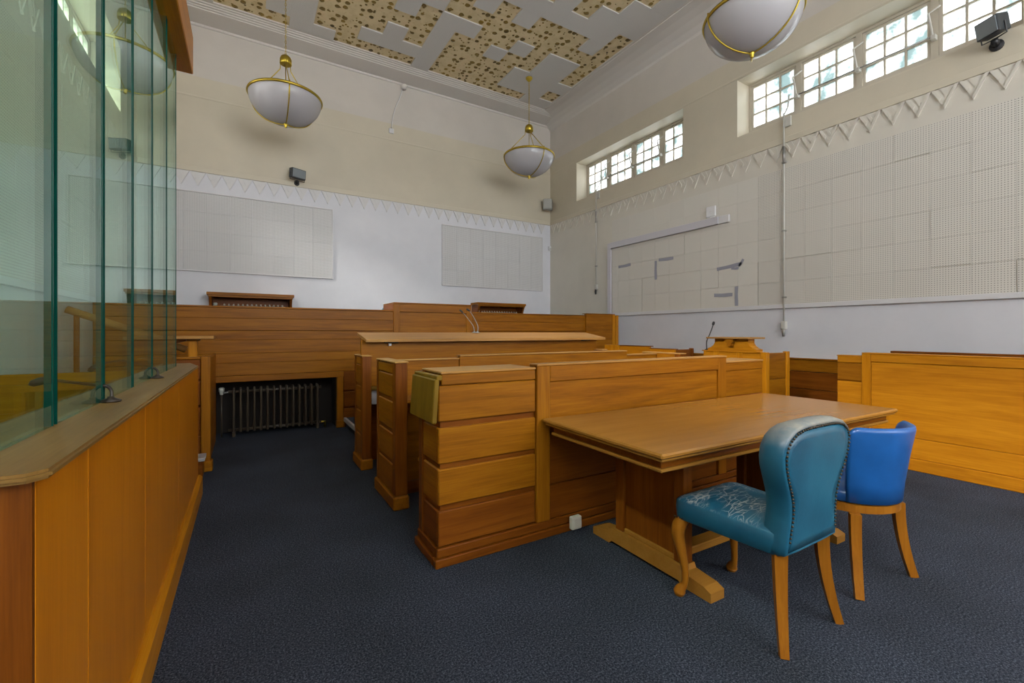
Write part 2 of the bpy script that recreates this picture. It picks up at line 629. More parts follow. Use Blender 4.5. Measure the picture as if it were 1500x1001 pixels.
def lathe_bm(prof, seg=24, c=(0, 0, 0)):
    bm = bmesh.new()
    rings = []
    for r, z in prof:
        if r < 1e-5:
            rings.append([bm.verts.new((c[0], c[1], c[2] + z))])
        else:
            rings.append([bm.verts.new((c[0] + r * math.cos(2 * PI * k / seg), c[1] + r * math.sin(2 * PI * k / seg), c[2] + z)) for k in range(seg)])
    for a, b in zip(rings[:-1], rings[1:]):
        for k in range(seg):
            k2 = (k + 1) % seg
            if len(a) == 1 and len(b) == 1:
                continue
            if len(a) == 1:
                bm.faces.new((a[0], b[k2], b[k]))
            elif len(b) == 1:
                bm.faces.new((a[k], a[k2], b[0]))
            else:
                bm.faces.new((a[k], a[k2], b[k2], b[k]))
    for r in (rings[0], rings[-1]):
        if len(r) > 1:
            try:
                bm.faces.new(r)
            except ValueError:
                pass
    return bm

def prism_bm(poly, y0, y1, mp=lambda u, v, t: (u, t, v)):
    """extrude polygon (u, v) from t=y0 to t=y1"""
    bm = bmesh.new()
    a = [bm.verts.new(mp(u, v, y0)) for u, v in poly]
    b = [bm.verts.new(mp(u, v, y1)) for u, v in poly]
    bm.faces.new(a)
    bm.faces.new(list(reversed(b)))
    n = len(poly)
    for i in range(n):
        bm.faces.new((a[i], b[i], b[(i + 1) % n], a[(i + 1) % n]))
    return bm

def copy_tree(o, parent=None):
    c = o.copy()
    col.objects.link(c)
    if parent is not None:
        c.parent = parent
    WO[c] = WO.get(o, Vector((0, 0, 0))).copy()
    for ch in o.children:
        copy_tree(ch, c)
    return c

# ================================================================== room shell
bm = grid_plate([XL - 0.5, XR + 0.5], [YF, YB + 0.3], lambda i, j: False, -0.12, 0.0, lambda u, v, t: (u, v, t))
floor = obj('floor', bm, carpet_m)
floor['kind'] = 'structure'

WIN_Z = (4.34, 5.25)
WIN_A = (5.13, 8.07)
WIN_B = (1.15, 4.13)
WIN_C = (-2.83, 0.15)
WT = 0.45

def side_wall(name, x, sgn):
    us = [YF, WIN_C[0], WIN_C[1], WIN_B[0], WIN_B[1], WIN_A[0], WIN_A[1], YB + 0.3]
    vs = [0, WIN_Z[0], WIN_Z[1], 6.9]
    bm = grid_plate(us, vs, lambda i, j: j == 1 and i in (1, 3, 5), x, x + sgn * WT, lambda u, v, t: (t, u, v))
    o = obj(name, bm, paint_side)
    o['kind'] = 'structure'
    return o
wall_right = side_wall('wall_right', XR, 1)
wall_left = side_wall('wall_left', XL, -1)
bm = grid_plate([XL, XR], [0, 6.9], lambda i, j: False, YB, YB + 0.3, lambda u, v, t: (u, t, v))
wall_back = obj('wall_back', bm, paint_back)
wall_back['kind'] = 'structure'
# unseen wall behind the camera; its wide opening is added to let light in
bm = grid_plate([XL, -1.1, 6.2, XR], [0, 2.3, 6.3, 6.9], lambda i, j: j == 1 and i == 1, YF, YF - 0.3, lambda u, v, t: (u, t, v))
wall_front = obj('wall_front', bm, paint_back)
wall_front['kind'] = 'structure'

# ---- ceiling: bare board, missing tiles, remaining tiles, glue dabs
ceiling = obj('ceiling', grid_plate([XL - 0.4, XR + 0.4], [YF, YB + 0.3], lambda i, j: False, ZC + 0.022, ZC + 0.2, lambda u, v, t: (u, v, t)), substrate_m)
ceiling['kind'] = 'structure'
CX = [6.045 - 0.361 * k for k in range(19)]
CY = [8.575] + [8.575 - 0.293 - 0.36 * k for k in range(15)]
MISSING = {0: {3, 4, 5, 6, 7, 8, 10, 11, 12, 13, 16, 17, 18}, 1: {1, 5, 6, 7, 8, 13, 14, 17, 18}, 2: {5, 6, 7, 8, 10, 12, 13, 14},
           3: {1, 4, 5, 7, 8, 10, 11, 12, 13, 14}, 4: {1, 4, 6, 7, 10, 12, 13, 14}, 5: {1, 2, 3, 4, 5, 6, 7, 8, 9, 12, 13, 14},
           6: {1, 3, 4, 5, 7, 9, 12, 13}, 7: {1, 9, 8}, 8: {4, 6, 7}, 9: {3, 4}, 10: {3, 2}}
dabs = bmesh.new()
for r in range(14):
    for c in range(1, 19):
        x0, x1, y0, y1 = CX[c], CX[c - 1], CY[r + 1], CY[r]
        if c not in MISSING.get(r, ()):
            box('ceiling_tile', tile_paint, ceiling, x0 + 0.0004, x1 - 0.0004, y0 + 0.0004, y1 - 0.0004, ZC, ZC + 0.021, 0)
        else:
            spots = [(sx * 0.115 + random.uniform(-.03, .03), sy * 0.115 + random.uniform(-.03, .03), random.uniform(.032, .050)) for sx in (-1, 1) for sy in (-1, 1)]
            spots += [(random.uniform(-.16, .16), random.uniform(-.13, .13), random.uniform(.010, .024)) for _ in range(5)]
            for dx, dy, rad in spots:
                cx, cy = (x0 + x1) / 2 + dx, (y0 + y1) / 2 + dy * (y1 - y0) / 0.36
                ring = [dabs.verts.new((cx + rad * math.cos(k * PI / 4) * random.uniform(.85, 1.15), cy + rad * math.sin(k * PI / 4) * random.uniform(.85, 1.15), ZC + 0.0215)) for k in range(8)]
                top = [dabs.verts.new((cx + 0.6 * (v.co.x - cx), cy + 0.6 * (v.co.y - cy), ZC + 0.015)) for v in ring]
                for k in range(8):
                    dabs.faces.new((ring[k], ring[(k + 1) % 8], top[(k + 1) % 8], top[k]))
                dabs.faces.new(top)
o = obj('glue_dab_residue', dabs, dab_m, ceiling)
o['kind'] = 'stuff'
# the part of the ceiling nearer than the frame shows
box('ceiling_field', tile_paint, ceiling, CX[18], CX[0], YF, CY[14] - 0.002, ZC, ZC + 0.021, 0)
box('ceiling_field', tile_paint, ceiling, XL, CX[18] - 0.002, YF, CY[0], ZC, ZC + 0.021, 0)

def cornice(name, prof, mp, a, b):
    o = obj(name, prism_bm(prof, a, b, mp), soffit_paint)
    o['kind'] = 'structure'
    return o
# (distance from the wall, height): bead, wide soffit, three steps up to the tiles
CP = [(0.0, 6.455), (0.022, 6.46), (0.028, 6.475), (0.03, 6.492), (0.375, 6.535), (0.38, 6.548), (0.415, 6.552), (0.42, 6.566), (0.455, 6.570), (0.46, 6.584), (0.495, 6.587), (0.50, 6.60), (0.545, 6.60), (0.545, 6.625), (0.0, 6.625)]
cornice('trim_1', CP, lambda d, z, t: (t, YB - d, z), XL, XR)
CPR = [(0.0, 6.36), (0.02, 6.40), (0.10, 6.47), (0.22, 6.53), (0.36, 6.57), (0.50, 6.59), (0.505, 6.6), (0.555, 6.6), (0.555, 6.625), (0.0, 6.625)]
cornice('trim_2', CPR, lambda d, z, t: (XR - d, t, z), YF, YB - 0.0)
cornice('trim_3', CPR, lambda d, z, t: (XL + d, t, z), YF, YB - 0.0)

# ---- string courses, rails
def strip(name, m, x0, x1, y0, y1, z0, z1):
    o = box(name, m, None, x0, x1, y0, y1, z0, z1, 0.004)
    o['kind'] = 'structure'
    return o
strip('trim_4', cream_paint, XL, XR, YB - 0.024, YB, 4.0, 4.085)
strip('trim_5', cream_paint, XR - 0.024, XR, YF, YB - 0.016, 4.0, 4.085)
strip('trim_6', cream_paint, XL, XL + 0.016, YF, YB - 0.016, 4.0, 4.085)
strip('trim_7', cream_paint, XL, XR, YB - 0.006, YB, 5.255, 5.285)
strip('trim_8', cream_paint, XR - 0.006, XR, YF, YB - 0.006, 5.265, 5.295)
strip('trim_9', white_paint, XR - 0.03, XR, YF, 6.89, 1.64, 1.70)
strip('trim_10', white_paint, XL, XL + 0.03, YF, 6.89, 1.64, 1.70)

# ---- zigzag frieze: raised pointed teeth with a second layer, each a part of its wall
PITCH = 0.2265
def tooth_bm():
    # local: u along the wall, v up, t out of the wall
    bm = bmesh.new()
    def layer(poly, t0, t1):
        a = [bm.verts.new((u, t0, v)) for u, v in poly]
        b = [bm.verts.new((u, t1, v)) for u, v in poly]
        bm.faces.new(a); bm.faces.new(list(reversed(b)))
        for i in range(len(poly)):
            bm.faces.new((a[i], b[i], b[(i + 1) % len(poly)], a[(i + 1) % len(poly)]))
    h = 0.235
    layer([(-0.5 * PITCH, 0), (0, -h), (0.5 * PITCH, 0)], 0, -0.010)
    layer([(0.5 * PITCH, 0), (0.0, -h), (-0.013, -h + 0.028), (0.082, 0)], -0.008, -0.020)
    layer([(-0.5 * PITCH, 0), (-0.045, -h + 0.10), (-0.028, -h + 0.135), (-0.085, 0)], -0.008, -0.020)
    layer([(-0.045, 0), (0.012, -0.118), (0.028, -0.085), (-0.012, 0)], -0.008, -0.016)
    return bm
def tooth_mesh(m):
    bm = tooth_bm()
    bmesh.ops.recalc_face_normals(bm, faces=bm.faces)
    d = bpy.data.meshes.new('frieze_tooth')
    bm.to_mesh(d); bm.free()
    d.materials.append(m)
    return d
tm_side, tm_back = tooth_mesh(frieze_paint), tooth_mesh(frieze_white)
k = 0
x = XL + 0.12
while x < XR - 0.1:
    obj('frieze_tooth', tm_back, None, wall_back, (x, YB, 3.998))
    x += PITCH
y = YB - 0.14
while y > 0.4:
    o = obj('frieze_tooth', tm_side, None, wall_right, (XR, y, 3.998))
    o.rotation_euler.z = -PI / 2
    if y > 4.2:
        o = obj('frieze_tooth', tm_side, None, wall_left, (XL, y, 3.998))
        o.rotation_euler.z = PI / 2
    y -= PITCH

# ---- acoustic boards
# joints that have opened up: (h at height / v at y, from, to)
OPEN_JOINTS = [('h', 2.67, 5.1, 6.05), ('v', 5.1, 2.67, 2.99), ('v', 6.07, 1.70, 2.35), ('h', 2.347, 4.75, 6.05), ('v', 4.45, 2.0, 2.35), ('h', 2.02, 4.45, 4.75), ('v', 3.8, 1.7, 2.35),
               ('h', 2.347, 2.83, 3.4), ('h', 2.02, 1.54, 1.86), ('v', 1.21, 1.7, 2.02), ('h', 2.02, 0.8, 1.2), ('h', 3.32, 1.78, 2.18)]
def boards_side(wall, x, sgn, ys, zs, m_of):
    for i in range(len(ys) - 1):
        for j in range(len(zs) - 1):
            d = 0.010 + random.choice((0, 0, 0, 0, 0.001, 0.003))
            cy, cz = (ys[i] + ys[i + 1]) / 2, (zs[j] + zs[j + 1]) / 2
            e = [0.0006] * 4
            if sgn > 0:
                for kind, at, a, b in OPEN_JOINTS:
                    if kind == 'h' and a < cy < b:
                        if abs(at - zs[j]) < 0.04: e[2] = 0.004
                        if abs(at - zs[j + 1]) < 0.04: e[3] = 0.004
                    if kind == 'v' and a < cz < b:
                        if abs(at - ys[i]) < 0.08: e[0] = 0.004
                        if abs(at - ys[i + 1]) < 0.08: e[1] = 0.004
            box('acoustic_board', m_of(ys[i]), wall, x, x - sgn * d, ys[i] + e[0], ys[i + 1] - e[1], zs[j] + e[2], zs[j + 1] - e[3], 0.001)
ZS = [1.70 + 0.3235 * k for k in range(7)]
YS = [6.89, 6.72] + [6.40 - 0.3255 * k for k in range(24)]
YS = sorted(YS)
boards_side(wall_right, XR, 1, YS, ZS, lambda y: perf_side if y < 3.7 else plain_board)
boards_side(wall_left, XL, -1, [y for y in YS if y > 1.1], ZS, lambda y: perf_side)
def boards_back(x0, n, hole_from):
    for i in range(n):
        for j in range(4):
            d = 0.020 + random.choice((0, 0, 0, 0.001, 0.002))
            box('acoustic_board', perf_back, wall_back, x0 + 0.33 * i + 0.001, x0 + 0.33 * (i + 1) - 0.001, YB - d, YB, 2.345 + 0.3262 * j + 0.0005, 2.345 + 0.3262 * (j + 1) - 0.0005, 0.0008)
    e = x0 + 0.33 * n
    # thin frame round the panel
    box('panel_bead', white_paint, wall_back, x0 - 0.02, x0, YB - 0.034, YB, 2.325, 3.67, 0.003)
    box('panel_bead', white_paint, wall_back, e, e + 0.02, YB - 0.034, YB, 2.325, 3.67, 0.003)
    box('panel_bead', white_paint, wall_back, x0, e, YB - 0.034, YB, 2.325, 2.344, 0.003)
    box('panel_bead', white_paint, wall_back, x0, e, YB - 0.034, YB, 3.651, 3.67, 0.003)
boards_back(-1.23, 8, 0)
boards_back(3.69, 8, 0)

# ---- windows: four steel casements of nine panes each
def casement_mesh(wd, ht):
    b = 0.032; g = 0.022
    pw = (wd - 2 * b - 2 * g) / 3
    ph = (ht - 2 * b - 2 * g) / 3
    us = [0, b, b + pw, b + pw + g, b + 2 * pw + g, b + 2 * pw + 2 * g, wd - b, wd]
    vs = [0, b, b + ph, b + ph + g, b + 2 * ph + g, b + 2 * ph + 2 * g, ht - b, ht]
    bm = grid_plate(us, vs, lambda i, j: i % 2 == 1 and j % 2 == 1, -0.018, 0.018, lambda u, v, t: (t, u, v))
    bmesh.ops.recalc_face_normals(bm, faces=bm.faces)
    d = bpy.data.meshes.new('casement')
    bm.to_mesh(d); bm.free()
    d.materials.append(steel_frame)
    cells = [(us[i], us[i + 1], vs[j], vs[j + 1]) for i in (1, 3, 5) for j in (1, 3, 5)]
    return d, cells
def window(name, x, sgn, yr, glass, n=4):
    root = structure(name, (x, yr[0], WIN_Z[0]))
    y0, y1 = yr
    z0, z1 = WIN_Z[0] + 0.15, WIN_Z[1]
    xi = x + sgn * 0.34
    fb = 0.035
    us = [y0]
    pitch = (y1 - y0) / n
    for i in range(n):
        us += [y0 + pitch * i + fb, y0 + pitch * (i + 1) - fb]
    us.append(y1)
    vs = [z0, z0 + fb, z1 - fb, z1]
    bm = grid_plate([u - y0 for u in us], [v - WIN_Z[0] for v in vs], lambda i, j: j == 1 and i % 2 == 1, xi - 0.03 - x, xi + 0.03 - x, lambda u, v, t: (t, u, v))
    obj('window_frame', bm, steel_frame, root)
    # sloping sill
    poly = [(0.0, -0.0), (0.0, 0.02), (0.31, 0.15), (0.42, 0.15), (0.42, 0.0)]
    bm = prism_bm(poly, 0.001, y1 - y0 - 0.001, lambda d, z, t: (sgn * d, t, z))
    obj('window_sill', bm, cream_paint, root)
    wd, ht = pitch - 2 * fb - 0.004, (z1 - z0) - 2 * fb - 0.004
    me, cells = casement_mesh(wd, ht)
    for i in range(n):
        cy, cz = y0 + pitch * i + fb + 0.002, z0 + fb + 0.002
        c = obj('casement', me, None, root, (xi, cy, cz))
        for (a, b, e, f) in cells:
            box('pane', glass, c, xi - 0.002, xi + 0.002, cy + a - 0.004, cy + b + 0.004, cz + e - 0.004, cz + f + 0.004, 0)
    return root
window('window_1', XR, 1, WIN_A, pane_glass)
window('window_2', XR, 1, WIN_B, pane_glass)
window('window_3', XL, -1, WIN_A, clear_glass)
window('window_4', XL, -1, WIN_B, clear_glass)
window('window_5', XR, 1, WIN_C, clear_glass)
window('window_6', XL, -1, WIN_C, clear_glass)

# ================================================================== the dock on the left
dock = thing('dock_front', 'long honey oak dock front with wide ledge and tall boards, at the left', 'dock', (-0.45, 1.13, 0))
box('core', hon_y, dock, -0.56, -0.3435, 1.15, 4.30, 0.0, 1.02, 0)
for a, b in ((1.139, 1.452), (1.456, 2.160), (2.164, 3.133), (3.137, 4.31)):
    box('board', dock_z, dock, -0.343, -0.33, a, b, 0.15, 1.036, 0.002)
box('end_board', red_z, dock, -0.565, -0.330, 1.122, 1.138, 0.0, 1.036, 0.002)
bm = prism_bm([(-0.343, 0.0), (-0.302, 0.0), (-0.302, 0.135), (-0.32, 0.155), (-0.343, 0.155)], 1.13, 4.34, lambda u, v, t: (u - dock.location.x, t - dock.location.y, v))
obj('skirting', bm, hon_y, dock)
box('far_panel', hon_x, dock, -1.47, -0.562, 4.27, 4.30, 0.0, 1.015, 0.003)
# ledge with a chamfered near corner and eased edges
poly = [(-0.575, 1.085), (-0.325, 1.085), (-0.30, 1.112), (-0.30, 3.96), (-0.38, 4.36), (-0.575, 4.36)]
bm = bmesh.new()
vs = [bm.verts.new((x + 0.45, y - 1.13, 1.037)) for x, y in poly]
f = bm.faces.new(vs)
ex = bmesh.ops.extrude_face_region(bm, geom=[f])
for v in ex['geom']:
    if isinstance(v, bmesh.types.BMVert):
        v.co.z = 1.055
bmesh.ops.bevel(bm, geom=[e for e in bm.edges if abs(e.verts[0].co.z - e.verts[1].co.z) < 1e-4], offset=0.006, segments=2, affect='EDGES')
obj('ledge', bm, ledge_m, dock)

screen = thing('glass_screen', 'tall green edged glass screen of upright panes standing on the dock ledge', 'glass screen', (-0.44, 1.16, 1.055))
PE = [0.69, 1.152, 1.615, 2.076, 2.545, 3.02, 3.52, 3.965]
for a, b in zip(PE[:-1], PE[1:]):
    if b < 1.2:
        continue
    a = max(a, 0.95)
    p = obj('glass_pane', box_mesh(0.015, b - a - 0.028, 2.235, screen_glass, 0), None, screen, (-0.44, (a + b) / 2, 1.056 + 2.235 / 2))
    box('pane_edge', glass_edge, p, -0.4485, -0.4305, a + 0.012, a + 0.0155, 1.056, 3.29, 0)
    box('pane_edge', glass_edge, p, -0.4485, -0.4305, b - 0.0155, b - 0.012, 1.056, 3.29, 0)
box('head_rail', hon_y, screen, -0.47, -0.353, 0.3, 4.2, 3.291, 3.58, 0.006)

def gooseneck(name, label, base, path, head_dir, group=None, r=0.006, stand=True, m=black_m):
    t = thing(name, label, 'microphone', base, 0, group)
    B = Vector(base)
    if stand:
        obj('base', lathe_bm([(0, 0), (0.028, 0), (0.03, 0.006), (0.012, 0.014), (0.009, 0.02), (0, 0.02)], 16), m, t, smooth=True)
    pts = smooth_path([Vector(p) - B for p in path], 7)
    obj('stem', tube_bm(pts, r, 7), m, t, smooth=True)
    e = pts[-1]
    d = Vector(head_dir).normalized()
    obj('microphone_head', tube_bm([e - d * 0.005, e + d * 0.005, e + d * 0.02, e + d * 0.04, e + d * 0.05], [r * 1.2, r * 2.2, r * 2.6, r * 2.3, r * 0.8], 10), black_m, t, smooth=True)
    return t
gooseneck('gooseneck_microphone', 'bronze gooseneck microphone on dock ledge bending through the nearest screen gap', (-0.409, 2.06, 1.055),
          [(-0.409, 2.06, 1.06), (-0.408, 2.066, 1.09), (-0.42, 2.074, 1.108), (-0.44, 2.076, 1.113), (-0.51, 2.12, 1.122), (-0.60, 2.17, 1.135)], (-1, 0.2, -0.35), r=0.0055, m=bronze)
gooseneck('gooseneck_microphone', 'bronze gooseneck microphone on dock ledge further along towards the radiator', (-0.408, 3.0, 1.055),
          [(-0.408, 3.0, 1.06), (-0.407, 3.006, 1.09), (-0.42, 3.014, 1.107), (-0.44, 3.017, 1.113), (-0.56, 3.06, 1.15), (-0.66, 3.08, 1.13)], (-1, 0.0, -0.8), r=0.0055, m=bronze)

# ---- partition and gate between the dock and the judges' bench
gate = thing('side_partition', 'oak partition with square post beside the dark radiator niche', 'partition', (-0.33, 5.0, 0))
box('post', wood_z, gate, -0.362, -0.288, 5.0, 5.075, 0.0, 1.075, 0.004)
box('post_base', wood_x, gate, -0.366, -0.272, 4.985, 5.09, 0.0, 0.10, 0.008)
box('panel', wood_y, gate, -0.35, -0.315, 5.076, 6.37, 0.0, 1.04, 0.003)
for z0, z1 in ((0.10, 0.33), (0.35, 0.60), (0.62, 0.84), (0.86, 1.05)):
    box('plank', red_x, gate, -0.80, -0.363, 5.03, 5.06, z0, z1, 0.006)
box('rear_frame', red_x, gate, -0.80, -0.363, 5.061, 5.075, 0.0, 1.05, 0)
box('capping', wood_x, gate, -0.82, -0.363, 5.01, 5.085, 1.051, 1.07, 0.004)
step = thing('low_step', 'small oak step with pale nosing between dock end and partition post', 'step', (-0.45, 4.85, 0))
box('riser', red_x, step, -0.70, -0.335, 4.80, 4.985, 0.0, 0.15, 0.003)
box('nosing', step_edge, step, -0.70, -0.318, 4.785, 4.985, 0.151, 0.18, 0.004)
shelf = thing('reading_shelf', 'narrow oak reading shelf on a pillar behind the partition post', 'shelf', (-0.5, 5.6, 0))
box('shelf_board', tan_x, shelf, -1.0, -0.285, 5.45, 5.75, 1.232, 1.262, 0.006)
box('pillar', hon_z, shelf, -0.51, -0.435, 5.57, 5.65, 0.0, 1.21, 0.004)
box('pillar_cap', wood_x, shelf, -0.525, -0.415, 5.55, 5.67, 1.21, 1.231, 0.004)
bm = prism_bm([(-0.95, 1.23), (-0.95, 1.14), (-0.80, 1.12), (-0.53, 1.21), (-0.53, 1.23)], 5.58, 5.62)
bmesh.ops.translate(bm, verts=bm.verts, vec=(0.5, -5.6, 0))
obj('bracket', bm, red_x, shelf)
rail = thing('stair_handrail', 'sloping round oak handrail seen through the glass screen', 'handrail', (-1.0, 5.75, 0))
p = smooth_path([(-1.47, 5.80, 1.52), (-1.1, 5.80, 1.365), (-0.8, 5.80, 1.24), (-0.55, 5.80, 1.115)], 5)
obj('rail', tube_bm([v - Vector((-1.0, 5.75, 0)) for v in p], 0.036, 10), tan_x, rail, smooth=True)
for xx, zz in ((-1.40, 1.47), (-0.68, 1.16)):
    box('rail_post', red_z, rail, xx - 0.02, xx + 0.02, 5.785, 5.815, 0.0, zz, 0.004)

# ================================================================== judges' bench and dais
YJ = 6.40
dais = obj('dais', grid_plate([-1.49, -0.37, 1.07, 6.4], [YJ + 0.04, YJ + 0.45, YB - 0.001], lambda i, j: i == 1 and j == 0, 0.001, 0.62, lambda u, v, t: (u, v, t)), carpet_m)
dais['kind'] = 'structure'
jb = thing('judges_bench', 'long high oak judges bench with raised middle across the far end', 'bench', (2.55, YJ, 0))
NX0, NX1, NZ = -0.33, 1.055, 0.685
def jplank(x0, x1, z0, z1, m=wood_x, name='plank', d=0.0):
    return box(name, m, jb, x0 + 0.001, x1 - 0.001, YJ - d, YJ + 0.03, z0, z1, 0.003)
# horizontal boards left of the raised middle
for z0, z1 in ((1.475, 1.60), (1.3225, 1.4735)):
    jplank(-1.42, 1.83, z0, z1)
for z0, z1 in ((1.2085, 1.318), (1.0415, 1.207)):
    jplank(-1.42, 1.83, z0, z1, wood_x, d=-0.006)
for z0, z1 in ((0.9245, 1.040), (0.768, 0.923)):
    jplank(-1.42, 1.83, z0, z1, wood_x, d=0.004)
jplank(NX0 - 0.08, NX1 + 0.09, 0.69, 0.765, wood_x, 'lintel', 0.02)
box('stile', wood_z, jb, NX1, NX1 + 0.085, YJ - 0.018, YJ + 0.03, 0.10, 0.689, 0.004)
box('stile', wood_z, jb, NX0 - 0.08, NX0, YJ - 0.018, YJ + 0.03, 0.10, 0.689, 0.004)
box('stile_base', wood_x, jb, NX1 - 0.01, NX1 + 0.10, YJ - 0.035, YJ + 0.03, 0.0, 0.10, 0.008)
box('stile_base', wood_x, jb, NX0 - 0.09, NX0 + 0.01, YJ - 0.035, YJ + 0.03, 0.0, 0.10, 0.008)
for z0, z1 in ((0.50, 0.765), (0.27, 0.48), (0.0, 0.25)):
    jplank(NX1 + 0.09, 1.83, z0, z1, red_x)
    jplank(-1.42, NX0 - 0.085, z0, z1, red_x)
# middle, raised
M0, M1 = 1.83, 3.08
box('stile', wood_z, jb, M0, M0 + 0.09, YJ - 0.02, YJ + 0.03, 0.62, 1.715, 0.004)
box('stile', wood_z, jb, M1 - 0.09, M1, YJ - 0.02, YJ + 0.03, 0.62, 1.715, 0.004)
box('top_rail', wood_x, jb, M0 + 0.09, M1 - 0.09, YJ - 0.02, YJ + 0.03, 1.60, 1.715, 0.004)
box('panel', wood_x, jb, M0 + 0.09, M1 - 0.09, YJ - 0.005, YJ + 0.03, 0.62, 1.599, 0.003)
box('raised_side', red_y, jb, M0, M0 + 0.03, YJ + 0.031, YJ + 0.55, 1.2, 1.715, 0.003)
box('raised_side', red_y, jb, M1 - 0.03, M1, YJ + 0.031, YJ + 0.55, 1.2, 1.715, 0.003)
box('lower_panel', red_x, jb, M0, 6.24, YJ, YJ + 0.03, 0.0, 0.619, 0.003)
for z0, z1 in ((1.475, 1.60), (1.322, 1.471), (1.208, 1.312), (0.62, 1.20)):
    jplank(3.08, 5.44, z0, z1)
# right hand pier
box('pier', wood_x, jb, 5.44, 6.10, YJ - 0.03, YJ + 0.03, 0.62, 1.64, 0.004)
box('pier_stile', hon_z, jb, 6.10, 6.17, YJ - 0.035, YJ + 0.03, 0.62, 1.64, 0.004)
box('end_return', hon_z, jb, 6.172, 6.245, YJ - 0.05, YJ + 0.06, 0.0, 1.63, 0.004)
# carcass and capping behind the boards
box('carcass', red_x, jb, -1.42, NX0 - 0.005, YJ + 0.031, YJ + 0.07, 0.0, 1.60, 0)
box('carcass', red_x, jb, NX0 - 0.004, NX1 + 0.004, YJ + 0.031, YJ + 0.07, 0.69, 1.60, 0)
box('carcass', red_x, jb, NX1 + 0.005, 6.17, YJ + 0.031, YJ + 0.07, 0.0, 1.60, 0)
box('capping', wood_x, jb, -1.42, M0 - 0.002, YJ - 0.006, YJ + 0.10, 1.602, 1.622, 0.004)
box('capping', wood_x, jb, M1 + 0.002, 5.44, YJ - 0.006, YJ + 0.10, 1.602, 1.622, 0.004)
box('capping', wood_x, jb, M0, M1, YJ - 0.024, YJ + 0.55, 1.717, 1.737, 0.004)
box('capping', wood_x, jb, 5.442, 6.17, YJ - 0.034, YJ + 0.09, 1.642, 1.655, 0.003)
# niche lining
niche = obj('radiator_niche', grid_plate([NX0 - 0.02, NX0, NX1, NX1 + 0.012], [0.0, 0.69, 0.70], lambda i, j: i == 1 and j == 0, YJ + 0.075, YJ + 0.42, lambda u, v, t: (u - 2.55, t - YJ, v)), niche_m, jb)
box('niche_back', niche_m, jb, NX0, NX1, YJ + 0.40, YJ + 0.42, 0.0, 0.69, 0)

# ---- cast iron radiators
def radiator(label, cat_group, x0, y, z, n=14, ht=0.60, m=iron, pitch=0.074):
    t = thing('radiator', label, 'radiator', (x0, y, z), 0, cat_group)
    bm = bmesh.new()
    for yy in (-0.055, 0.055):
        tube_bm([(0, yy, 0.05), (0, yy, 0.09), (0, yy, ht - 0.07), (0, yy, ht - 0.03), (0, yy, ht)], [0.012, 0.015, 0.013, 0.016, 0.010], 8, bm)
    for zz in (0.075, ht - 0.045):
        tube_bm([(0, -0.06, zz), (0, 0.06, zz)], 0.02, 8, bm)
    bmesh.ops.recalc_face_normals(bm, faces=bm.faces)
    me = bpy.data.meshes.new('radiator_section')
    bm.to_mesh(me); bm.free()
    me.materials.append(m)
    for p in me.polygons:
        p.use_smooth = True
    for i in range(n):
        obj('radiator_section', me, None, t, (x0 + pitch * i, y, z))
    for zz in (0.075, ht - 0.045):
        obj('header_pipe', tube_bm([(-0.06, 0, zz), (pitch * (n - 1) + 0.05, 0, zz)], 0.017, 8), m, t, smooth=True)
    for i in (0, n - 1):
        lbox('foot', m, t, pitch * i - 0.018, pitch * i + 0.018, -0.075, 0.075, 0.0, 0.06, 0.004)
    hv = ht - 0.045
    obj('valve', lathe_bm([(0, -0.03), (0.018, -0.03), (0.02, 0.0), (0.03, 0.008), (0.032, 0.05), (0.02, 0.06), (0, 0.06)], 12, (-0.13, 0, hv)), valve_w, t, smooth=True)
    obj('valve_tail', tube_bm([(-0.13, 0, hv - 0.01), (-0.07, 0, hv - 0.005), (-0.02, 0, hv)], 0.010, 8), grey_metal, t, smooth=True)
    obj('supply_pipe', tube_bm([(-0.13, 0, hv - 0.03), (-0.13, 0, 0.0)], 0.010, 8), m, t, smooth=True)
    obj('lockshield', tube_bm([(pitch * (n - 1) + 0.02, 0, 0.075), (pitch * (n - 1) + 0.10, 0, 0.075), (pitch * (n - 1) + 0.10, 0, 0.0)], 0.014, 8), brass, t, smooth=True)
    return t
radiator('dark bronze cast iron radiator standing in the niche under the bench', None, -0.135, YJ + 0.15, 0.0, 14, 0.60)
def rad_cover(label, x0, x1, rlabel):
    t = thing('radiator_hood', label, 'radiator shelf', ((x0 + x1) / 2, YB - 0.2, 1.75))
    y0 = YB - 0.36
    box('shelf_top', wood_x, t, x0, x1, y0, YB, 1.915, 1.965, 0.004)
    box('front_lip', wood_x, t, x0 + 0.02, x1 - 0.02, y0 + 0.01, y0 + 0.03, 1.885, 1.914, 0.003)
    for a in (x0 + 0.03, x1 - 0.07):
        bm = prism_bm([(y0 + 0.06, 1.914), (y0 + 0.02, 1.88), (y0 + 0.07, 1.78), (y0 + 0.12, 1.60), (YB, 1.60), (YB, 1.914)], a, a + 0.04, lambda u, v, s: (s - t.location.x, u - t.location.y, v - t.location.z))
        obj('side_bracket', bm, red_y, t)
    box('back_board', red_x, t, x0 + 0.071, x1 - 0.071, YB - 0.02, YB, 1.60, 1.914, 0)
    radiator(rlabel, 'radiators on the far wall', x0 + 0.24, YB - 0.16, 0.62, 14, 1.165, iron_light, (x1 - x0 - 0.42) / 13)
rad_cover('oak hood shelf over the radiator on the far wall, the left one', -0.56, 0.73, 'cream radiator with white valve under the left oak hood on far wall')
rad_cover('oak hood shelf over the radiator on the far wall, the right one', 4.37, 5.64, 'cream radiator with white valve under the right oak hood on far wall')

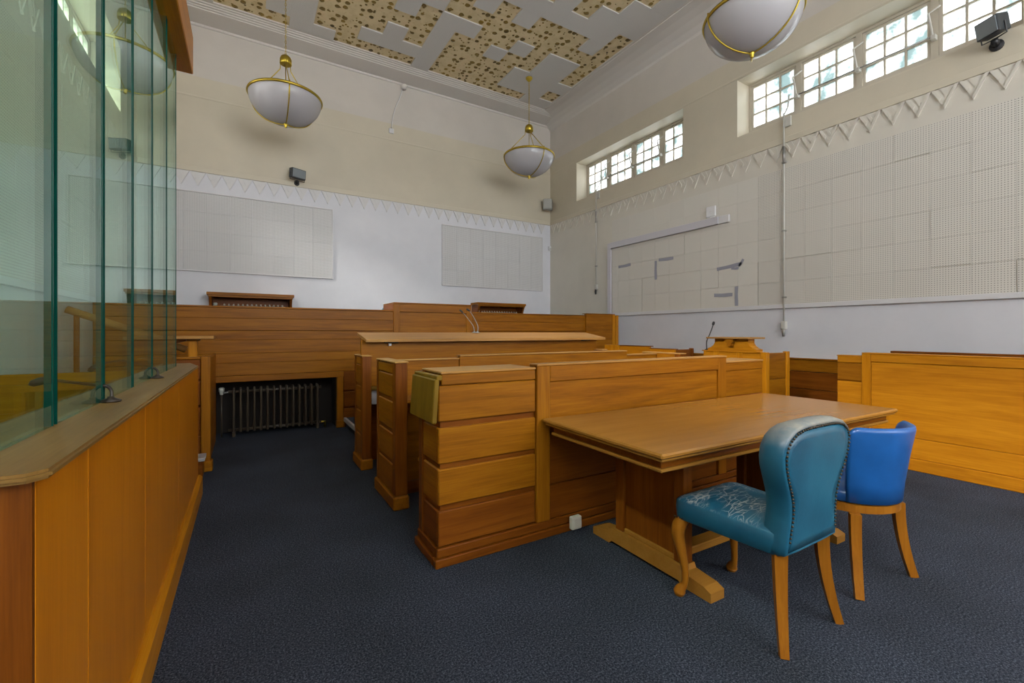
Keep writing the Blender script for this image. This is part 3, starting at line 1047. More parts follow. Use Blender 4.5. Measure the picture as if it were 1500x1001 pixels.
# judge's chair, its rounded top just over the bench
jc = thing('judge_chair', 'teal upholstered chair whose rounded top peeps over the far bench', 'chair', (2.05, 7.05, 0.62))
bm = bmesh.new()
out = [(-0.22, 0.45), (-0.26, 0.75), (-0.25, 0.98), (-0.18, 1.07), (-0.06, 1.10), (0.06, 1.10), (0.18, 1.07), (0.25, 0.98), (0.26, 0.75), (0.22, 0.45)]
obj('backrest', prism_bm(out, -0.03, 0.07), leather_plain, jc)
lbox('seat', leather_plain, jc, -0.25, 0.25, 0.07, 0.55, 0.40, 0.49, 0.03)
for sx in (-0.2, 0.2):
    for sy in (0.0, 0.50):
        lbox('leg', leg_z, jc, sx - 0.022, sx + 0.022, sy - 0.022, sy + 0.022, 0.0, 0.40, 0.004)

# ================================================================== clerk's platform and desk
plat = obj('clerk_platform', box_mesh(2.9, 1.70, 0.13, carpet_m, 0.0), None, None, (1.17 + 1.45, 5.515, 0.066))
tag(plat, 'low carpeted platform between clerk desk and judges bench', 'platform')
nos = box('step_nosing', step_edge, plat, 1.135, 1.169, 4.72, 6.34, 0.085, 0.14, 0.004)

def end_panel(t, x0, x1, y0, y1, zt, rows, face=-1):
    """end of a pew: post at the near edge, stacked panels, base"""
    box('end_core', red_z, t, x0 + 0.012, x1 - 0.012, y0 + 0.004, y1, 0.0, zt - 0.012, 0)
    box('end_post', red_z, t, x0, x1, y0, y0 + 0.075, 0.10, zt - 0.012, 0.004)
    box('end_stile', red_z, t, x0, x0 + 0.03, y1 - 0.055, y1, 0.10, zt - 0.012, 0.004)
    for z0, z1 in rows:
        box('end_plank', wood_y, t, x0 + 0.002, x0 + 0.03, y0 + 0.078, y1 - 0.058, z0, z1, 0.006)
    box('end_base', wood_y, t, x0 - 0.016, x1 + 0.01, y0 - 0.016, y1 + 0.012, 0.0, 0.10, 0.010)
    box('end_capping', tan_y, t, x0 - 0.004, x1 + 0.006, y0 - 0.006, y1 + 0.004, zt - 0.012, zt, 0.003)
ROWS = ((0.105, 0.315), (0.345, 0.545), (0.575, 0.78), (0.81, 0.985), (0.992, 1.065))

desk = thing('clerk_desk', 'oak clerk desk with long sloping top, third row from the front', 'desk', (2.5, 4.45, 0))
end_panel(desk, 0.935, 1.02, 4.29, 4.64, 1.08, ROWS)
end_panel(desk, 3.93, 4.015, 4.29, 4.64, 1.08, ROWS)
box('back_panel', wood_x, desk, 0.955, 3.965, 4.44, 4.475, 0.77, 1.225, 0.003)
box('knee_panel', red_x, desk, 1.021, 3.929, 4.60, 4.625, 0.0, 0.769, 0.002)
box('writing_shelf', flap_m, desk, 1.021, 3.929, 4.31, 4.60, 0.745, 0.769, 0.006)
bm = prism_bm([(4.335, 1.205), (4.335, 1.232), (4.74, 1.297), (4.74, 1.27)], 0.98 - 2.5, 4.03 - 2.5, lambda u, v, s: (s, u - 4.45, v))
obj('desk_top', bm, tan_x, desk)
for xx in (1.18, 3.70):
    box('cable_clip', black_m, desk, xx, xx + 0.13, 4.40, 4.439, 1.19, 1.202, 0.003)
box('cable_tag', white_plastic, desk, 1.215, 1.245, 4.41, 4.435, 1.165, 1.189, 0.004)
pap = box('paper_stack', paper_m, None, 1.03, 1.30, 4.36, 4.55, 0.60, 0.742, 0.004)
tag(pap, 'grey papers hung under the clerk desk shelf at its left end', 'papers')
gooseneck('gooseneck_microphone', 'thin gooseneck microphone on clerk desk, the left of the close pair', (2.305, 4.70, 1.2925),
          [(2.305, 4.70, 1.2925), (2.29, 4.70, 1.37), (2.22, 4.70, 1.46), (2.15, 4.69, 1.53)], (-1, 0, 0.7), r=0.0045, stand=True, m=grey_metal)
gooseneck('gooseneck_microphone', 'thin gooseneck microphone on clerk desk, the right of the close pair', (2.345, 4.70, 1.2925),
          [(2.345, 4.70, 1.2925), (2.35, 4.70, 1.37), (2.30, 4.70, 1.47), (2.24, 4.69, 1.55)], (-1, 0, 0.5), r=0.0045, stand=True, m=grey_metal)

# ================================================================== second pew (desk facing the bench)
pb = thing('counsel_pew', 'oak counsel pew with open knee space, second row from the front', 'pew', (2.5, 3.45, 0))
end_panel(pb, 0.928, 1.02, 3.195, 3.735, 1.085, ROWS)
end_panel(pb, 4.06, 4.15, 3.195, 3.735, 1.07, ROWS)
PBY = 3.52
box('front_board', wood_x, pb, 1.021, 1.578, PBY, PBY + 0.04, 0.0, 1.066, 0.003)
box('front_board', wood_x, pb, 1.580, 3.575, PBY - 0.012, PBY + 0.04, 0.0, 1.09, 0.003)
box('front_board', wood_x, pb, 3.577, 4.059, PBY, PBY + 0.04, 0.0, 1.045, 0.003)
box('capping', tan_x, pb, 1.021, 1.578, PBY - 0.01, PBY + 0.07, 1.067, 1.078, 0.003)
box('capping', tan_x, pb, 1.580, 3.575, PBY - 0.02, PBY + 0.07, 1.091, 1.102, 0.003)
box('capping', tan_x, pb, 3.577, 4.059, PBY - 0.01, PBY + 0.07, 1.046, 1.057, 0.003)
box('writing_shelf', wood_x, pb, 1.021, 4.059, 3.24, PBY - 0.014, 0.762, 0.79, 0.010)
box('skirting', red_x, pb, 1.021, 4.059, PBY - 0.04, PBY - 0.013, 0.0, 0.10, 0.005)

# ================================================================== front pew
pa = thing('front_pew', 'oak front pew with stacked planks at its end, behind the table', 'pew', (2.5, 2.45, 0))
PY = 2.31
YE = 2.62
box('carcass', red_x, pa, 0.93, 4.08, PY + 0.022, YE - 0.01, 0.0, 1.03, 0)
PROWS = ((0.105, 0.300), (0.333, 0.535), (0.565, 0.765), (0.80, 1.0))
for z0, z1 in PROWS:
    box('plank', wood_x if z0 > 0.3 else red_x, pa, 0.912, 1.560, PY, PY + 0.022, z0, z1, 0.006)  # lowest plank takes the darker oak, its shade in the colour
    box('end_plank', wood_y if z0 > 0.3 else red_y, pa, 0.912, 0.93, PY + 0.023, YE - 0.062, z0, z1, 0.006)
box('plank', wood_x, pa, 0.93, 1.560, PY, PY + 0.03, 1.004, 1.066, 0.004)
box('end_plank', wood_y, pa, 0.93, 0.948, PY + 0.032, YE - 0.062, 1.004, 1.066, 0.004)
box('end_stile', red_z, pa, 0.906, 0.945, YE - 0.06, YE, 0.06, 1.066, 0.004)
box('capping', tan_x, pa, 0.925, 1.560, PY - 0.004, YE, 1.0665, 1.080, 0.003)
box('skirting', red_x, pa, 0.900, 4.10, PY - 0.013, PY + 0.021, 0.05, 0.100, 0.006)
box('skirting', red_x, pa, 0.885, 4.115, PY - 0.028, PY + 0.021, 0.0, 0.049, 0.005)
box('end_skirting', red_y, pa, 0.900, 0.93, PY + 0.022, YE + 0.01, 0.05, 0.100, 0.006)
box('end_skirting', red_y, pa, 0.885, 0.93, PY + 0.022, YE + 0.02, 0.0, 0.049, 0.005)
# main section
box('stile', wood_z, pa, 1.562, 1.662, PY - 0.016, PY + 0.021, 0.101, 1.088, 0.004)
box('stile', wood_z, pa, 3.405, 3.512, PY - 0.016, PY + 0.021, 0.101, 1.088, 0.004)
box('stile', wood_z, pa, 2.48, 2.58, PY - 0.016, PY + 0.021, 0.101, 0.745, 0.004)
box('top_rail', wood_x, pa, 1.662, 3.405, PY - 0.016, PY + 0.021, 0.985, 1.088, 0.004)
box('panel', wood_x, pa, 1.663, 3.404, PY, PY + 0.021, 0.746, 0.984, 0.003)
for a, b in ((1.663, 2.479), (2.581, 3.404)):
    box('panel', red_x, pa, a, b, PY, PY + 0.021, 0.325, 0.745, 0.004)
    box('panel', red_x, pa, a, b, PY + 0.002, PY + 0.021, 0.101, 0.315, 0.004)
box('upper_body', wood_x, pa, 1.562, 3.512, PY + 0.022, PY + 0.07, 1.031, 1.088, 0.002)
box('capping', tan_x, pa, 1.560, 3.514, PY - 0.02, PY + 0.075, 1.0885, 1.100, 0.003)
# right end, lower
box('top_rail', wood_x, pa, 3.513, 4.09, PY, PY + 0.03, 0.965, 1.036, 0.004)
box('panel', wood_x, pa, 3.513, 4.09, PY + 0.004, PY + 0.021, 0.745, 0.964, 0.003)
for z0, z1 in PROWS[:3]:
    box('plank', red_x, pa, 3.513, 4.09, PY, PY + 0.021, z0, min(z1, 0.744), 0.006)
box('capping', tan_x, pa, 3.516, 4.095, PY - 0.004, YE, 1.037, 1.050, 0.003)
box('seat', wood_x, pa, 1.0, 4.0, YE + 0.0, YE + 0.30, 0.42, 0.45, 0.008)
# folding flap on the end
flap = thing('folding_flap', 'faded square wooden flap hanging on the end of the front pew', 'flap', (0.90, 2.40, 1.03))
bm = bmesh.new()
bmesh.ops.create_cube(bm, size=1.0)
bmesh.ops.scale(bm, vec=(0.028, 0.37, 0.235), verts=bm.verts)
bmesh.ops.bevel(bm, geom=list(bm.edges), offset=0.005, segments=1, affect='EDGES')
bmesh.ops.rotate(bm, verts=bm.verts, cent=(0, 0, 0.1), matrix=Matrix.Rotation(math.radians(4), 3, 'Y'))
obj('flap_board', bm, flap_m, flap, (0.868, 2.405, 0.93))
for yy in (2.30, 2.51):
    box('hinge', black_m, flap, 0.884, 0.905, yy - 0.02, yy + 0.02, 0.985, 1.03, 0.002)
box('top_batten', flap_m, flap, 0.872, 0.9045, 2.235, 2.60, 1.040, 1.0655, 0.004)

sock = thing('wall_socket', 'small ivory power socket on the skirting of the front pew', 'socket', (1.84, PY - 0.05, 0.02))
lbox('socket_box', socket_m, sock, -0.04, 0.04, -0.018, 0.020, 0.0, 0.082, 0.006)
lbox('socket_face', socket_m, sock, -0.027, 0.027, -0.022, -0.018, 0.012, 0.068, 0.003)

# ================================================================== table
TZ = 0.76
tb = thing('trestle_table', 'large polished oak trestle table in front of the front pew', 'table', (2.765, 1.775, 0), math.radians(-1.3))
hx, hy = 1.188, 0.475
lbox('tabletop', table_x, tb, -hx, hx, -hy, hy, TZ - 0.026, TZ, 0.008)
lbox('top_moulding', table_x, tb, -hx + 0.012, hx - 0.012, -hy + 0.012, hy - 0.012, TZ - 0.040, TZ - 0.0262, 0.004)
lbox('apron', red_x, tb, -hx + 0.05, hx - 0.05, -hy + 0.05, hy - 0.05, TZ - 0.082, TZ - 0.0402, 0.003)
lbox('apron_moulding', table_x, tb, -hx + 0.040, hx - 0.040, -hy + 0.040, hy - 0.040, TZ - 0.100, TZ - 0.0822, 0.005)
for s in (-1, 1):
    cx = -0.80 if s < 0 else 0.42
    cx = -0.80 if s < 0 else 0.395
    bm = prism_bm([(-0.44, 0.0), (-0.44, 0.045), (-0.40, 0.062), (-0.28, 0.075), (-0.27, 0.10), (0.27, 0.10), (0.28, 0.075), (0.38, 0.062), (0.42, 0.045), (0.42, 0.0), (0.27, 0.0), (0.25, 0.02), (-0.25, 0.02), (-0.27, 0.0)],
                  cx - 0.05, cx + 0.05, lambda u, v, t: (t, u - 0.03, v))
    obj('foot', bm, table_x, tb)
    lbox('post', red_z, tb, cx - 0.035, cx + 0.035, -0.30, -0.235, 0.10, TZ - 0.10, 0.004)
    lbox('post', red_z, tb, cx - 0.035, cx + 0.035, 0.135, 0.20, 0.10, TZ - 0.10, 0.004)
    lbox('trestle_panel', red_z, tb, cx - 0.015, cx + 0.015, -0.235, 0.135, 0.11, TZ - 0.10, 0.003)
    lbox('panel_rail', table_x, tb, cx - 0.028, cx + 0.028, -0.235, 0.135, 0.10, 0.125, 0.004)
lbox('stretcher', table_x, tb, -0.749, 0.344, -0.19, -0.10, 0.055, 0.10, 0.006)

# ================================================================== chairs
def sabre(parent, top, foot, w0, w1, bow, name='leg', m=leg_z, seg=4):
    top, foot = Vector(top), Vector(foot)
    pts, rad = [], []
    d = foot - top
    out = Vector((d.x, d.y, 0))
    for k in range(9):
        t = k / 8
        p = top + d * t
        hor = t ** 1.9
        p = Vector((top.x + d.x * hor, top.y + d.y * hor, top.z + d.z * t))
        pts.append(p)
        rad.append((w0 + (w1 - w0) * t) * 0.7071)
    pts.append(Vector((foot.x, foot.y, foot.z)))
    pts[-2] = pts[-3] * 0.1 + pts[-1] * 0.9
    rad.append(w1 * 0.7071)
    return obj(name, tube_bm(pts, rad, 4, phase=PI / 4), m, parent)

def nails(parent, pts, r, name='nailhead_row'):
    bm = bmesh.new()
    for p in pts:
        bmesh.ops.create_icosphere(bm, subdivisions=1, radius=r, matrix=Matrix.Translation(p))
    o = obj(name, bm, nail_m, parent, smooth=True)
    o['kind'] = 'stuff'
    return o

def loft(rings, cap0=True, cap1=True):
    bm = bmesh.new()
    R = [[bm.verts.new(p) for p in ring] for ring in rings]
    n = len(R[0])
    for a, b in zip(R[:-1], R[1:]):
        for k in range(n):
            bm.faces.new((a[k], a[(k + 1) % n], b[(k + 1) % n], b[k]))
    if cap0:
        bm.faces.new(list(reversed(R[0])))
    if cap1:
        bm.faces.new(R[-1])
    return bm

# chair 1: local +y is the way it faces
ch1 = thing('leather_chair', 'worn teal leather chair with nailhead trim and carved front legs, nearest the camera', 'chair', (2.055, 1.20, 0), math.radians(0))
def seat_ring(z, infl, frontw=0.245, rearw=0.205, y0=-0.235, y1=0.275, n=40):
    pts = []
    for k in range(n):
        th = 2 * PI * k / n
        c, s = math.cos(th), math.sin(th)
        ex = 0.20
        u = math.copysign(abs(c) ** ex, c)
        v = math.copysign(abs(s) ** ex, s)
        yy = (y0 + y1) / 2 + v * ((y1 - y0) / 2 + infl)
        t = (yy - y0) / (y1 - y0)
        hw = rearw + (frontw - rearw) * max(0, min(1, t))
        pts.append(Vector((u * (hw + infl), yy, z)))
    return pts
rings = [seat_ring(0.385, -0.006), seat_ring(0.390, 0.0), seat_ring(0.44, 0.003), seat_ring(0.472, 0.001), seat_ring(0.480, -0.005), seat_ring(0.488, -0.020), seat_ring(0.499, -0.06), seat_ring(0.507, -0.11), seat_ring(0.511, -0.17)]
bm = loft(rings)
obj('seat', bm, leather_seat, ch1, smooth=True)
# balloon back: outline (x, z), the left half mirrored
half = [(0.0, 0.928), (0.08, 0.927), (0.15, 0.922), (0.205, 0.908), (0.245, 0.884), (0.268, 0.852), (0.274, 0.815), (0.268, 0.775), (0.252, 0.732), (0.232, 0.690), (0.213, 0.650), (0.199, 0.610), (0.192, 0.570), (0.192, 0.53), (0.197, 0.48), (0.201, 0.43), (0.201, 0.400), (0.10, 0.395), (0.0, 0.395)]
outline = half + [(-x_, z_) for x_, z_ in reversed(half[1:-1])]
zc = 0.64
def lean(z):
    return -0.035 * max(0.0, (z - 0.40)) / 0.5
def ring_of(off, yy):
    r = []
    for x_, z_ in outline:
        dx, dz = x_, z_ - zc
        ln = math.hypot(dx, dz)
        f_ = (ln + off) / ln
        z2 = zc + dz * f_
        r.append(Vector((dx * f_, -0.245 + yy + lean(z2), z2)))
    return r
bm = loft([ring_of(-0.015, 0.004), ring_of(-0.007, -0.004), ring_of(0.004, 0.006), ring_of(0.010, 0.03), ring_of(0.008, 0.065), ring_of(-0.006, 0.098), ring_of(-0.04, 0.115), ring_of(-0.10, 0.122), ring_of(-0.16, 0.124)])
obj('backrest', bm, leather_back, ch1, smooth=True)
bm = loft([ring_of(-0.018, 0.006), ring_of(-0.0145, -0.003), ring_of(-0.06, -0.004), ring_of(-0.16, -0.004)], True, True)
obj('back_panel', bm, leather_plain, ch1, smooth=True)
per = [p for p in ring_of(-0.017, -0.005)]
npts = []
acc = 0
for i in range(len(per)):
    a, b = per[i], per[(i + 1) % len(per)]
    if a.z < 0.425 or b.z < 0.425:
        continue
    ln = (b - a).length
    while acc < ln:
        npts.append(a + (b - a) * (acc / ln))
        acc += 0.0165
    acc -= ln
nails(ch1, npts, 0.0058)
# cabriole front legs
for s in (-1, 1):
    X0 = s * 0.208
    pts = [(X0, 0.235, 0.385), (X0 + s * 0.012, 0.250, 0.345), (X0 + s * 0.014, 0.255, 0.30), (X0 + s * 0.004, 0.243, 0.22), (X0 - s * 0.006, 0.230, 0.13), (X0 - s * 0.004, 0.231, 0.065), (X0 + s * 0.004, 0.246, 0.034), (X0 + s * 0.007, 0.252, 0.018), (X0 + s * 0.007, 0.252, 0.0)]
    rad = [0.030, 0.034, 0.031, 0.023, 0.017, 0.0155, 0.024, 0.029, 0.022]
    pp = smooth_path(pts, 4)
    rr = []
    for i in range(len(pts) - 1):
        for k in range(4):
            rr.append(rad[i] + (rad[i + 1] - rad[i]) * k / 4)
    rr.append(rad[-1])
    obj('front_leg', tube_bm(pp, rr, 12), leg_z, ch1, smooth=True)
    nails(ch1, [Vector((X0 + s * 0.03 + (i - 2) * 0.014 * s * 0.0, 0.262 - i * 0.014, 0.392)) for i in range(4)], 0.005, 'leg_nailhead_row')
sabre(ch1, (-0.172, -0.205, 0.40), (-0.216, -0.245, 0.0), 0.050, 0.032, 0)
sabre(ch1, (0.172, -0.205, 0.40), (0.219, -0.255, 0.0), 0.050, 0.032, 0)

# chair 2: blue tub chair
ch2 = thing('tub_chair', 'bright blue vinyl tub chair with wooden legs, beside the teal leather chair', 'chair', (2.83, 1.196, 0), math.radians(-6.75))
def tub(th, r):
    # plan of the wrap: th=0 is the back centre, +-1 the front ends
    a = th * math.radians(118)
    x_ = math.sin(a) * r * 0.90
    y_ = -math.cos(a) * r * 1.02
    return x_, y_
def tub_back():
    n = 36
    bm = bmesh.new()
    prev = None
    first = None
    for i in range(n + 1):
        t = -1 + 2 * i / n
        z1 = 0.825 - 0.03 * max(0.0, (abs(t) - 0.86) / 0.14) ** 2
        z0 = 0.435
        sec = []
        for (rr, z) in ((0.262, z0), (0.288, z0 + 0.006), (0.296, z0 + 0.10), (0.318, (z0 + z1) / 2 + 0.06), (0.338, z1 - 0.02), (0.336, z1 - 0.004), (0.322, z1 + 0.004), (0.304, z1 - 0.006), (0.296, z1 - 0.03), (0.280, (z0 + z1) / 2 + 0.05), (0.255, z0 + 0.10)):
            x_, y_ = tub(t * 0.455, rr)
            sec.append(bm.verts.new((x_, y_, z)))
        if prev:
            m_ = len(sec)
            for k in range(m_):
                bm.faces.new((prev[k], prev[(k + 1) % m_], sec[(k + 1) % m_], sec[k]))
        else:
            first = sec
        prev = sec
    bm.faces.new(first)
    bm.faces.new(list(reversed(prev)))
    return bm
obj('backrest', tub_back(), chair_blue, ch2, smooth=True)
def tub_plan(r, z, n=40, front=0.25):
    pts = []
    for k in range(n):
        th = 2 * PI * k / n
        x_ = math.sin(th) * r * 0.93
        y_ = -math.cos(th) * r * 1.02
        if y_ > 0:
            e = 0.45
            s, c = math.sin(th), -math.cos(th)
            x_ = math.copysign(abs(s) ** e, s) * r * 0.93
            y_ = abs(c) ** e * (r * 0.98)
        pts.append(Vector((x_, y_, z)))
    return pts
obj('seat', loft([tub_plan(0.250, 0.432), tub_plan(0.268, 0.44), tub_plan(0.272, 0.475), tub_plan(0.262, 0.495), tub_plan(0.22, 0.508), tub_plan(0.12, 0.514)]), chair_blue, ch2, smooth=True)
obj('seat_rail', loft([tub_plan(0.262, 0.390), tub_plan(0.280, 0.393), tub_plan(0.280, 0.430), tub_plan(0.262, 0.433)]), leg_z, ch2)
sabre(ch2, (-0.195, -0.205, 0.392), (-0.245, -0.250, 0.0), 0.046, 0.036, 0)
sabre(ch2, (0.195, -0.205, 0.392), (0.245, -0.250, 0.0), 0.046, 0.036, 0)
for s in (-1, 1):
    sabre(ch2, (s * 0.20, 0.20, 0.392), (s * 0.205, 0.215, 0.0), 0.042, 0.030, 0, name='front_leg')

# ================================================================== jury box, witness box, wainscot on the right
JX = 5.38
jury = thing('jury_box', 'golden oak jury box front with one broad panel, at the right', 'jury box', (JX, 0.5, 0))
JY0, JY1 = -2.6, 2.03
box('carcass', hon_y, jury, JX + 0.031, JX + 0.06, JY0, 2.24, 0.0, 1.05, 0)
box('stile', hon_z, jury, JX - 0.012, JX + 0.03, 1.955, JY1, 0.0, 1.082, 0.004)
box('top_rail', hon_y, jury, JX - 0.012, JX + 0.03, JY0, 1.953, 1.005, 1.082, 0.004)
box('panel', hon_y, jury, JX, JX + 0.03, JY0, 1.953, 0.305, 1.004, 0.003)
box('bottom_board', hon_y, jury, JX - 0.004, JX + 0.03, JY0, 1.953, 0.115, 0.302, 0.004)
box('skirting', hon_y, jury, JX - 0.018, JX + 0.03, JY0, 1.953, 0.0, 0.113, 0.006)
box('capping', hon_y, jury, JX - 0.014, JX + 0.10, JY0, JY1, 1.083, 1.094, 0.003)
for z0, z1, m in ((0.985, 1.05, hon_y), (0.80, 0.98, wood_y), (0.405, 0.79, hon_y), (0.11, 0.395, hon_y)):
    box('end_plank', m, jury, JX, JX + 0.03, 2.031, 2.25, z0, z1, 0.004)
box('end_capping', hon_y, jury, JX - 0.004, JX + 0.10, 2.031, 2.255, 1.051, 1.061, 0.002)
back_row = thing('jury_rear_row', 'plain oak rear row of the jury box showing as a thin dark capping', 'pew', (6.0, 0.4, 0))
box('row_panel', red_y, back_row, 6.0, 6.04, -2.6, 2.0, 0.0, 1.075, 0.003)
box('row_capping', red_y, back_row, 5.98, 6.07, -2.6, 2.0, 1.076, 1.098, 0.003)

wains = thing('wall_panelling', 'low red oak panelling along the right wall between jury box and witness box', 'panelling', (XR, 4.0, 0))
for a, b in ((2.0, 3.55), (3.55, 5.9)):
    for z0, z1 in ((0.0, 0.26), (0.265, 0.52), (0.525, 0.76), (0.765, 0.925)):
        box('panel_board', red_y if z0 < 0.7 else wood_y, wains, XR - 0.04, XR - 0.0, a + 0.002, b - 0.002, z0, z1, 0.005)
box('panel_capping', wood_y, wains, XR - 0.055, XR, 2.0, 5.9, 0.926, 0.945, 0.004)

wb = thing('witness_box', 'oak witness box with corner post, next to the right wall panelling', 'witness box', (5.75, 3.4, 0))
box('corner_post', hon_z, wb, JX, JX + 0.075, 3.0, 3.075, 0.0, 1.055, 0.004)
box('side_panel', hon_y, wb, JX + 0.008, JX + 0.04, 3.076, 3.86, 0.0, 1.045, 0.003)
for z0, z1 in ((0.10, 0.40), (0.405, 0.72), (0.725, 1.045)):
    box('front_plank', wood_x, wb, JX + 0.077, 5.84, 3.012, 3.04, z0, z1, 0.005)
box('front_stile', hon_z, wb, 5.842, 5.915, 3.0, 3.05, 0.0, 1.058, 0.004)
for a in (3.30, 3.62):
    box('side_muntin', hon_z, wb, JX - 0.004, JX + 0.008, a, a + 0.08, 0.10, 1.045, 0.003)
box('far_panel', red_x, wb, JX + 0.041, 5.9, 3.83, 3.86, 0.0, 1.045, 0.003)
box('skirting', red_x, wb, JX + 0.076, 5.84, 2.99, 3.012, 0.0, 0.099, 0.004)
box('capping', hon_y, wb, JX - 0.01, JX + 0.10, 3.06, 3.875, 1.046, 1.058, 0.003)
lec = thing('lectern', 'small oak lectern with flat top and curved sides on the witness box', 'lectern', (5.45, 3.46, 1.058))
prof = [(3.12, 1.058), (3.12, 1.085), (3.165, 1.10), (3.205, 1.13), (3.225, 1.165), (3.225, 1.215), (3.68, 1.215), (3.68, 1.165), (3.70, 1.13), (3.74, 1.10), (3.785, 1.085), (3.785, 1.058)]
bm = prism_bm(prof, JX - 0.005, JX + 0.14, lambda u, v, t: (t - 5.45, u - 3.46, v - 1.058))
obj('cove_body', bm, hon_y, lec)
box('top_board', tan_y, lec, 5.30, 5.62, 3.145, 3.76, 1.216, 1.238, 0.004)
bm = prism_bm([(-0.055, 0.157), (-0.055, 0.115), (-0.03, 0.105), (-0.03, 0.07), (0.03, 0.07), (0.03, 0.105), (0.055, 0.115), (0.055, 0.157)], -0.135, -0.076, lambda u, v, t: (t, u - 0.02, v))
obj('corbel', bm, wood_z, lec)
gooseneck('gooseneck_microphone', 'black gooseneck microphone beside the lectern on the witness box', (5.42, 3.83, 1.058),
          [(5.42, 3.83, 1.058), (5.415, 3.83, 1.17), (5.43, 3.80, 1.26), (5.45, 3.775, 1.35), (5.46, 3.765, 1.40)], (0.25, -0.15, 1), r=0.007)

pr = thing('press_pew', 'short oak side pew beyond the witness box along the right', 'pew', (5.8, 5.1, 0))
box('front_panel', hon_y, pr, JX, JX + 0.035, 4.80, 5.45, 0.0, 1.075, 0.003)
box('corner_post', hon_z, pr, JX - 0.01, JX + 0.07, 5.451, 5.80, 0.0, 1.085, 0.003)
box('capping', red_y, pr, JX - 0.012, JX + 0.09, 4.80, 5.45, 1.076, 1.086, 0.002)
box('low_panel', hon_y, pr, JX, JX + 0.035, 4.33, 4.799, 0.0, 1.045, 0.003)
box('low_capping', red_y, pr, JX - 0.008, JX + 0.08, 4.33, 4.799, 1.046, 1.056, 0.002)
box('end_panel', red_x, pr, JX + 0.036, 5.75, 4.33, 4.36, 0.0, 1.045, 0.003)
box('end_post', red_z, pr, 5.751, 5.80, 4.32, 4.37, 0.0, 1.06, 0.003)

# ================================================================== pendant lamps
def lamp(label, x, y):
    t = thing('pendant_lamp', label, 'lamp', (x, y, ZC), 0, None)
    zb, zr, zh = 4.56 - ZC, 4.965 - ZC, 5.62 - ZC
    R_ = 0.515
    obj('ceiling_rose', lathe_bm([(0, 0), (0.075, 0), (0.07, -0.02), (0.045, -0.05), (0.02, -0.075), (0, -0.08)], 20), brass, t, smooth=True)
    # chain as a twisted cord of links
    bm = bmesh.new()
    z = -0.07
    kk = 0
    while z > zh + 0.02:
        pts = []
        for q in range(8):
            th = 2 * PI * q / 8
            a, b = 0.010 * math.cos(th), 0.026 * math.sin(th)
            pts.append(Vector((a, 0, z - 0.02 + b)) if kk % 2 == 0 else Vector((0, a, z - 0.02 + b)))
        tube_bm(pts, 0.0038, 5, bm, closed=True)
        z -= 0.042
        kk += 1
    o = obj('chain', bm, brass, t)
    o['kind'] = 'stuff'
    obj('hub', lathe_bm([(0, zh + 0.02), (0.03, zh + 0.015), (0.07, zh - 0.02), (0.085, zh - 0.06), (0.085, zh - 0.13), (0.078, zh - 0.135), (0, zh - 0.11)], 20), brass, t, smooth=True)
    obj('centre_stem', tube_bm([(0, 0, zh - 0.1), (0, 0, zr - 0.05)], 0.007, 8), brass, t, smooth=True)
    for q in range(3):
        th = 2 * PI * q / 3 + 0.55
        c, s = math.cos(th), math.sin(th)
        pr_ = [(0.08 * c, 0.08 * s, zh - 0.08), (0.085 * c, 0.085 * s, zh - 0.20), (R_ * c, R_ * s, zr + 0.01)]
        obj('rod', tube_bm(pr_, 0.007, 7), brass, t, smooth=True)
        st = []
        for k in range(11):
            a = (PI / 2) * k / 10
            st.append((c * (R_ + 0.012) * math.cos(a), s * (R_ + 0.012) * math.cos(a), zr - (zr - zb + 0.012) * math.sin(a)))
        obj('strap', tube_bm(st, 0.009, 6), brass, t, smooth=True)
        obj('rim_knob', lathe_bm([(0, -0.03), (0.012, -0.025), (0.014, 0.0), (0.009, 0.02), (0.013, 0.032), (0, 0.045)], 8, (R_ * c * 1.012, R_ * s * 1.012, zr)), brass, t, smooth=True)
    prof = []
    for k in range(15):
        a = (PI / 2) * k / 14
        prof.append((R_ * math.cos(a) if k < 14 else 0.0, zr - (zr - zb) * math.sin(a)))
    inner = [(max(r - 0.007, 0) if r > 0 else 0.0, z_ + 0.006) for r, z_ in reversed(prof)]
    obj('bowl', lathe_bm(prof + inner[:-1] + [(R_ - 0.007, zr)], 48), opal_m, t, smooth=True)
    rim = [(R_ - 0.004, zr - 0.022), (R_ + 0.014, zr - 0.022), (R_ + 0.02, zr - 0.004), (R_ + 0.014, zr + 0.014), (R_ - 0.004, zr + 0.016)]
    bm = bmesh.new()
    sg = 64
    rings = [[bm.verts.new((r * math.cos(2 * PI * k / sg), r * math.sin(2 * PI * k / sg), z_)) for r, z_ in rim] for k in range(sg)]
    for k in range(sg):
        a, b = rings[k], rings[(k + 1) % sg]
        for q in range(len(rim)):
            q2 = (q + 1) % len(rim)
            bm.faces.new((a[q], a[q2], b[q2], b[q]))
    obj('rim', bm, brass, t, smooth=True)
    obj('finial', lathe_bm([(0, zb + 0.01), (0.03, zb + 0.0), (0.034, zb - 0.015), (0.018, zb - 0.03), (0.022, zb - 0.045), (0.012, zb - 0.062), (0, zb - 0.07)], 14), brass, t, smooth=True)
    return t
lamp('white glass bowl pendant lamp in brass frame hanging over the dark radiator niche', 0.527, 7.75)
lamp('white glass bowl pendant lamp in brass frame near the far corner', 5.05, 7.72)
lamp('large white glass bowl pendant lamp cut by the top edge near the big window', 5.05, 2.98)

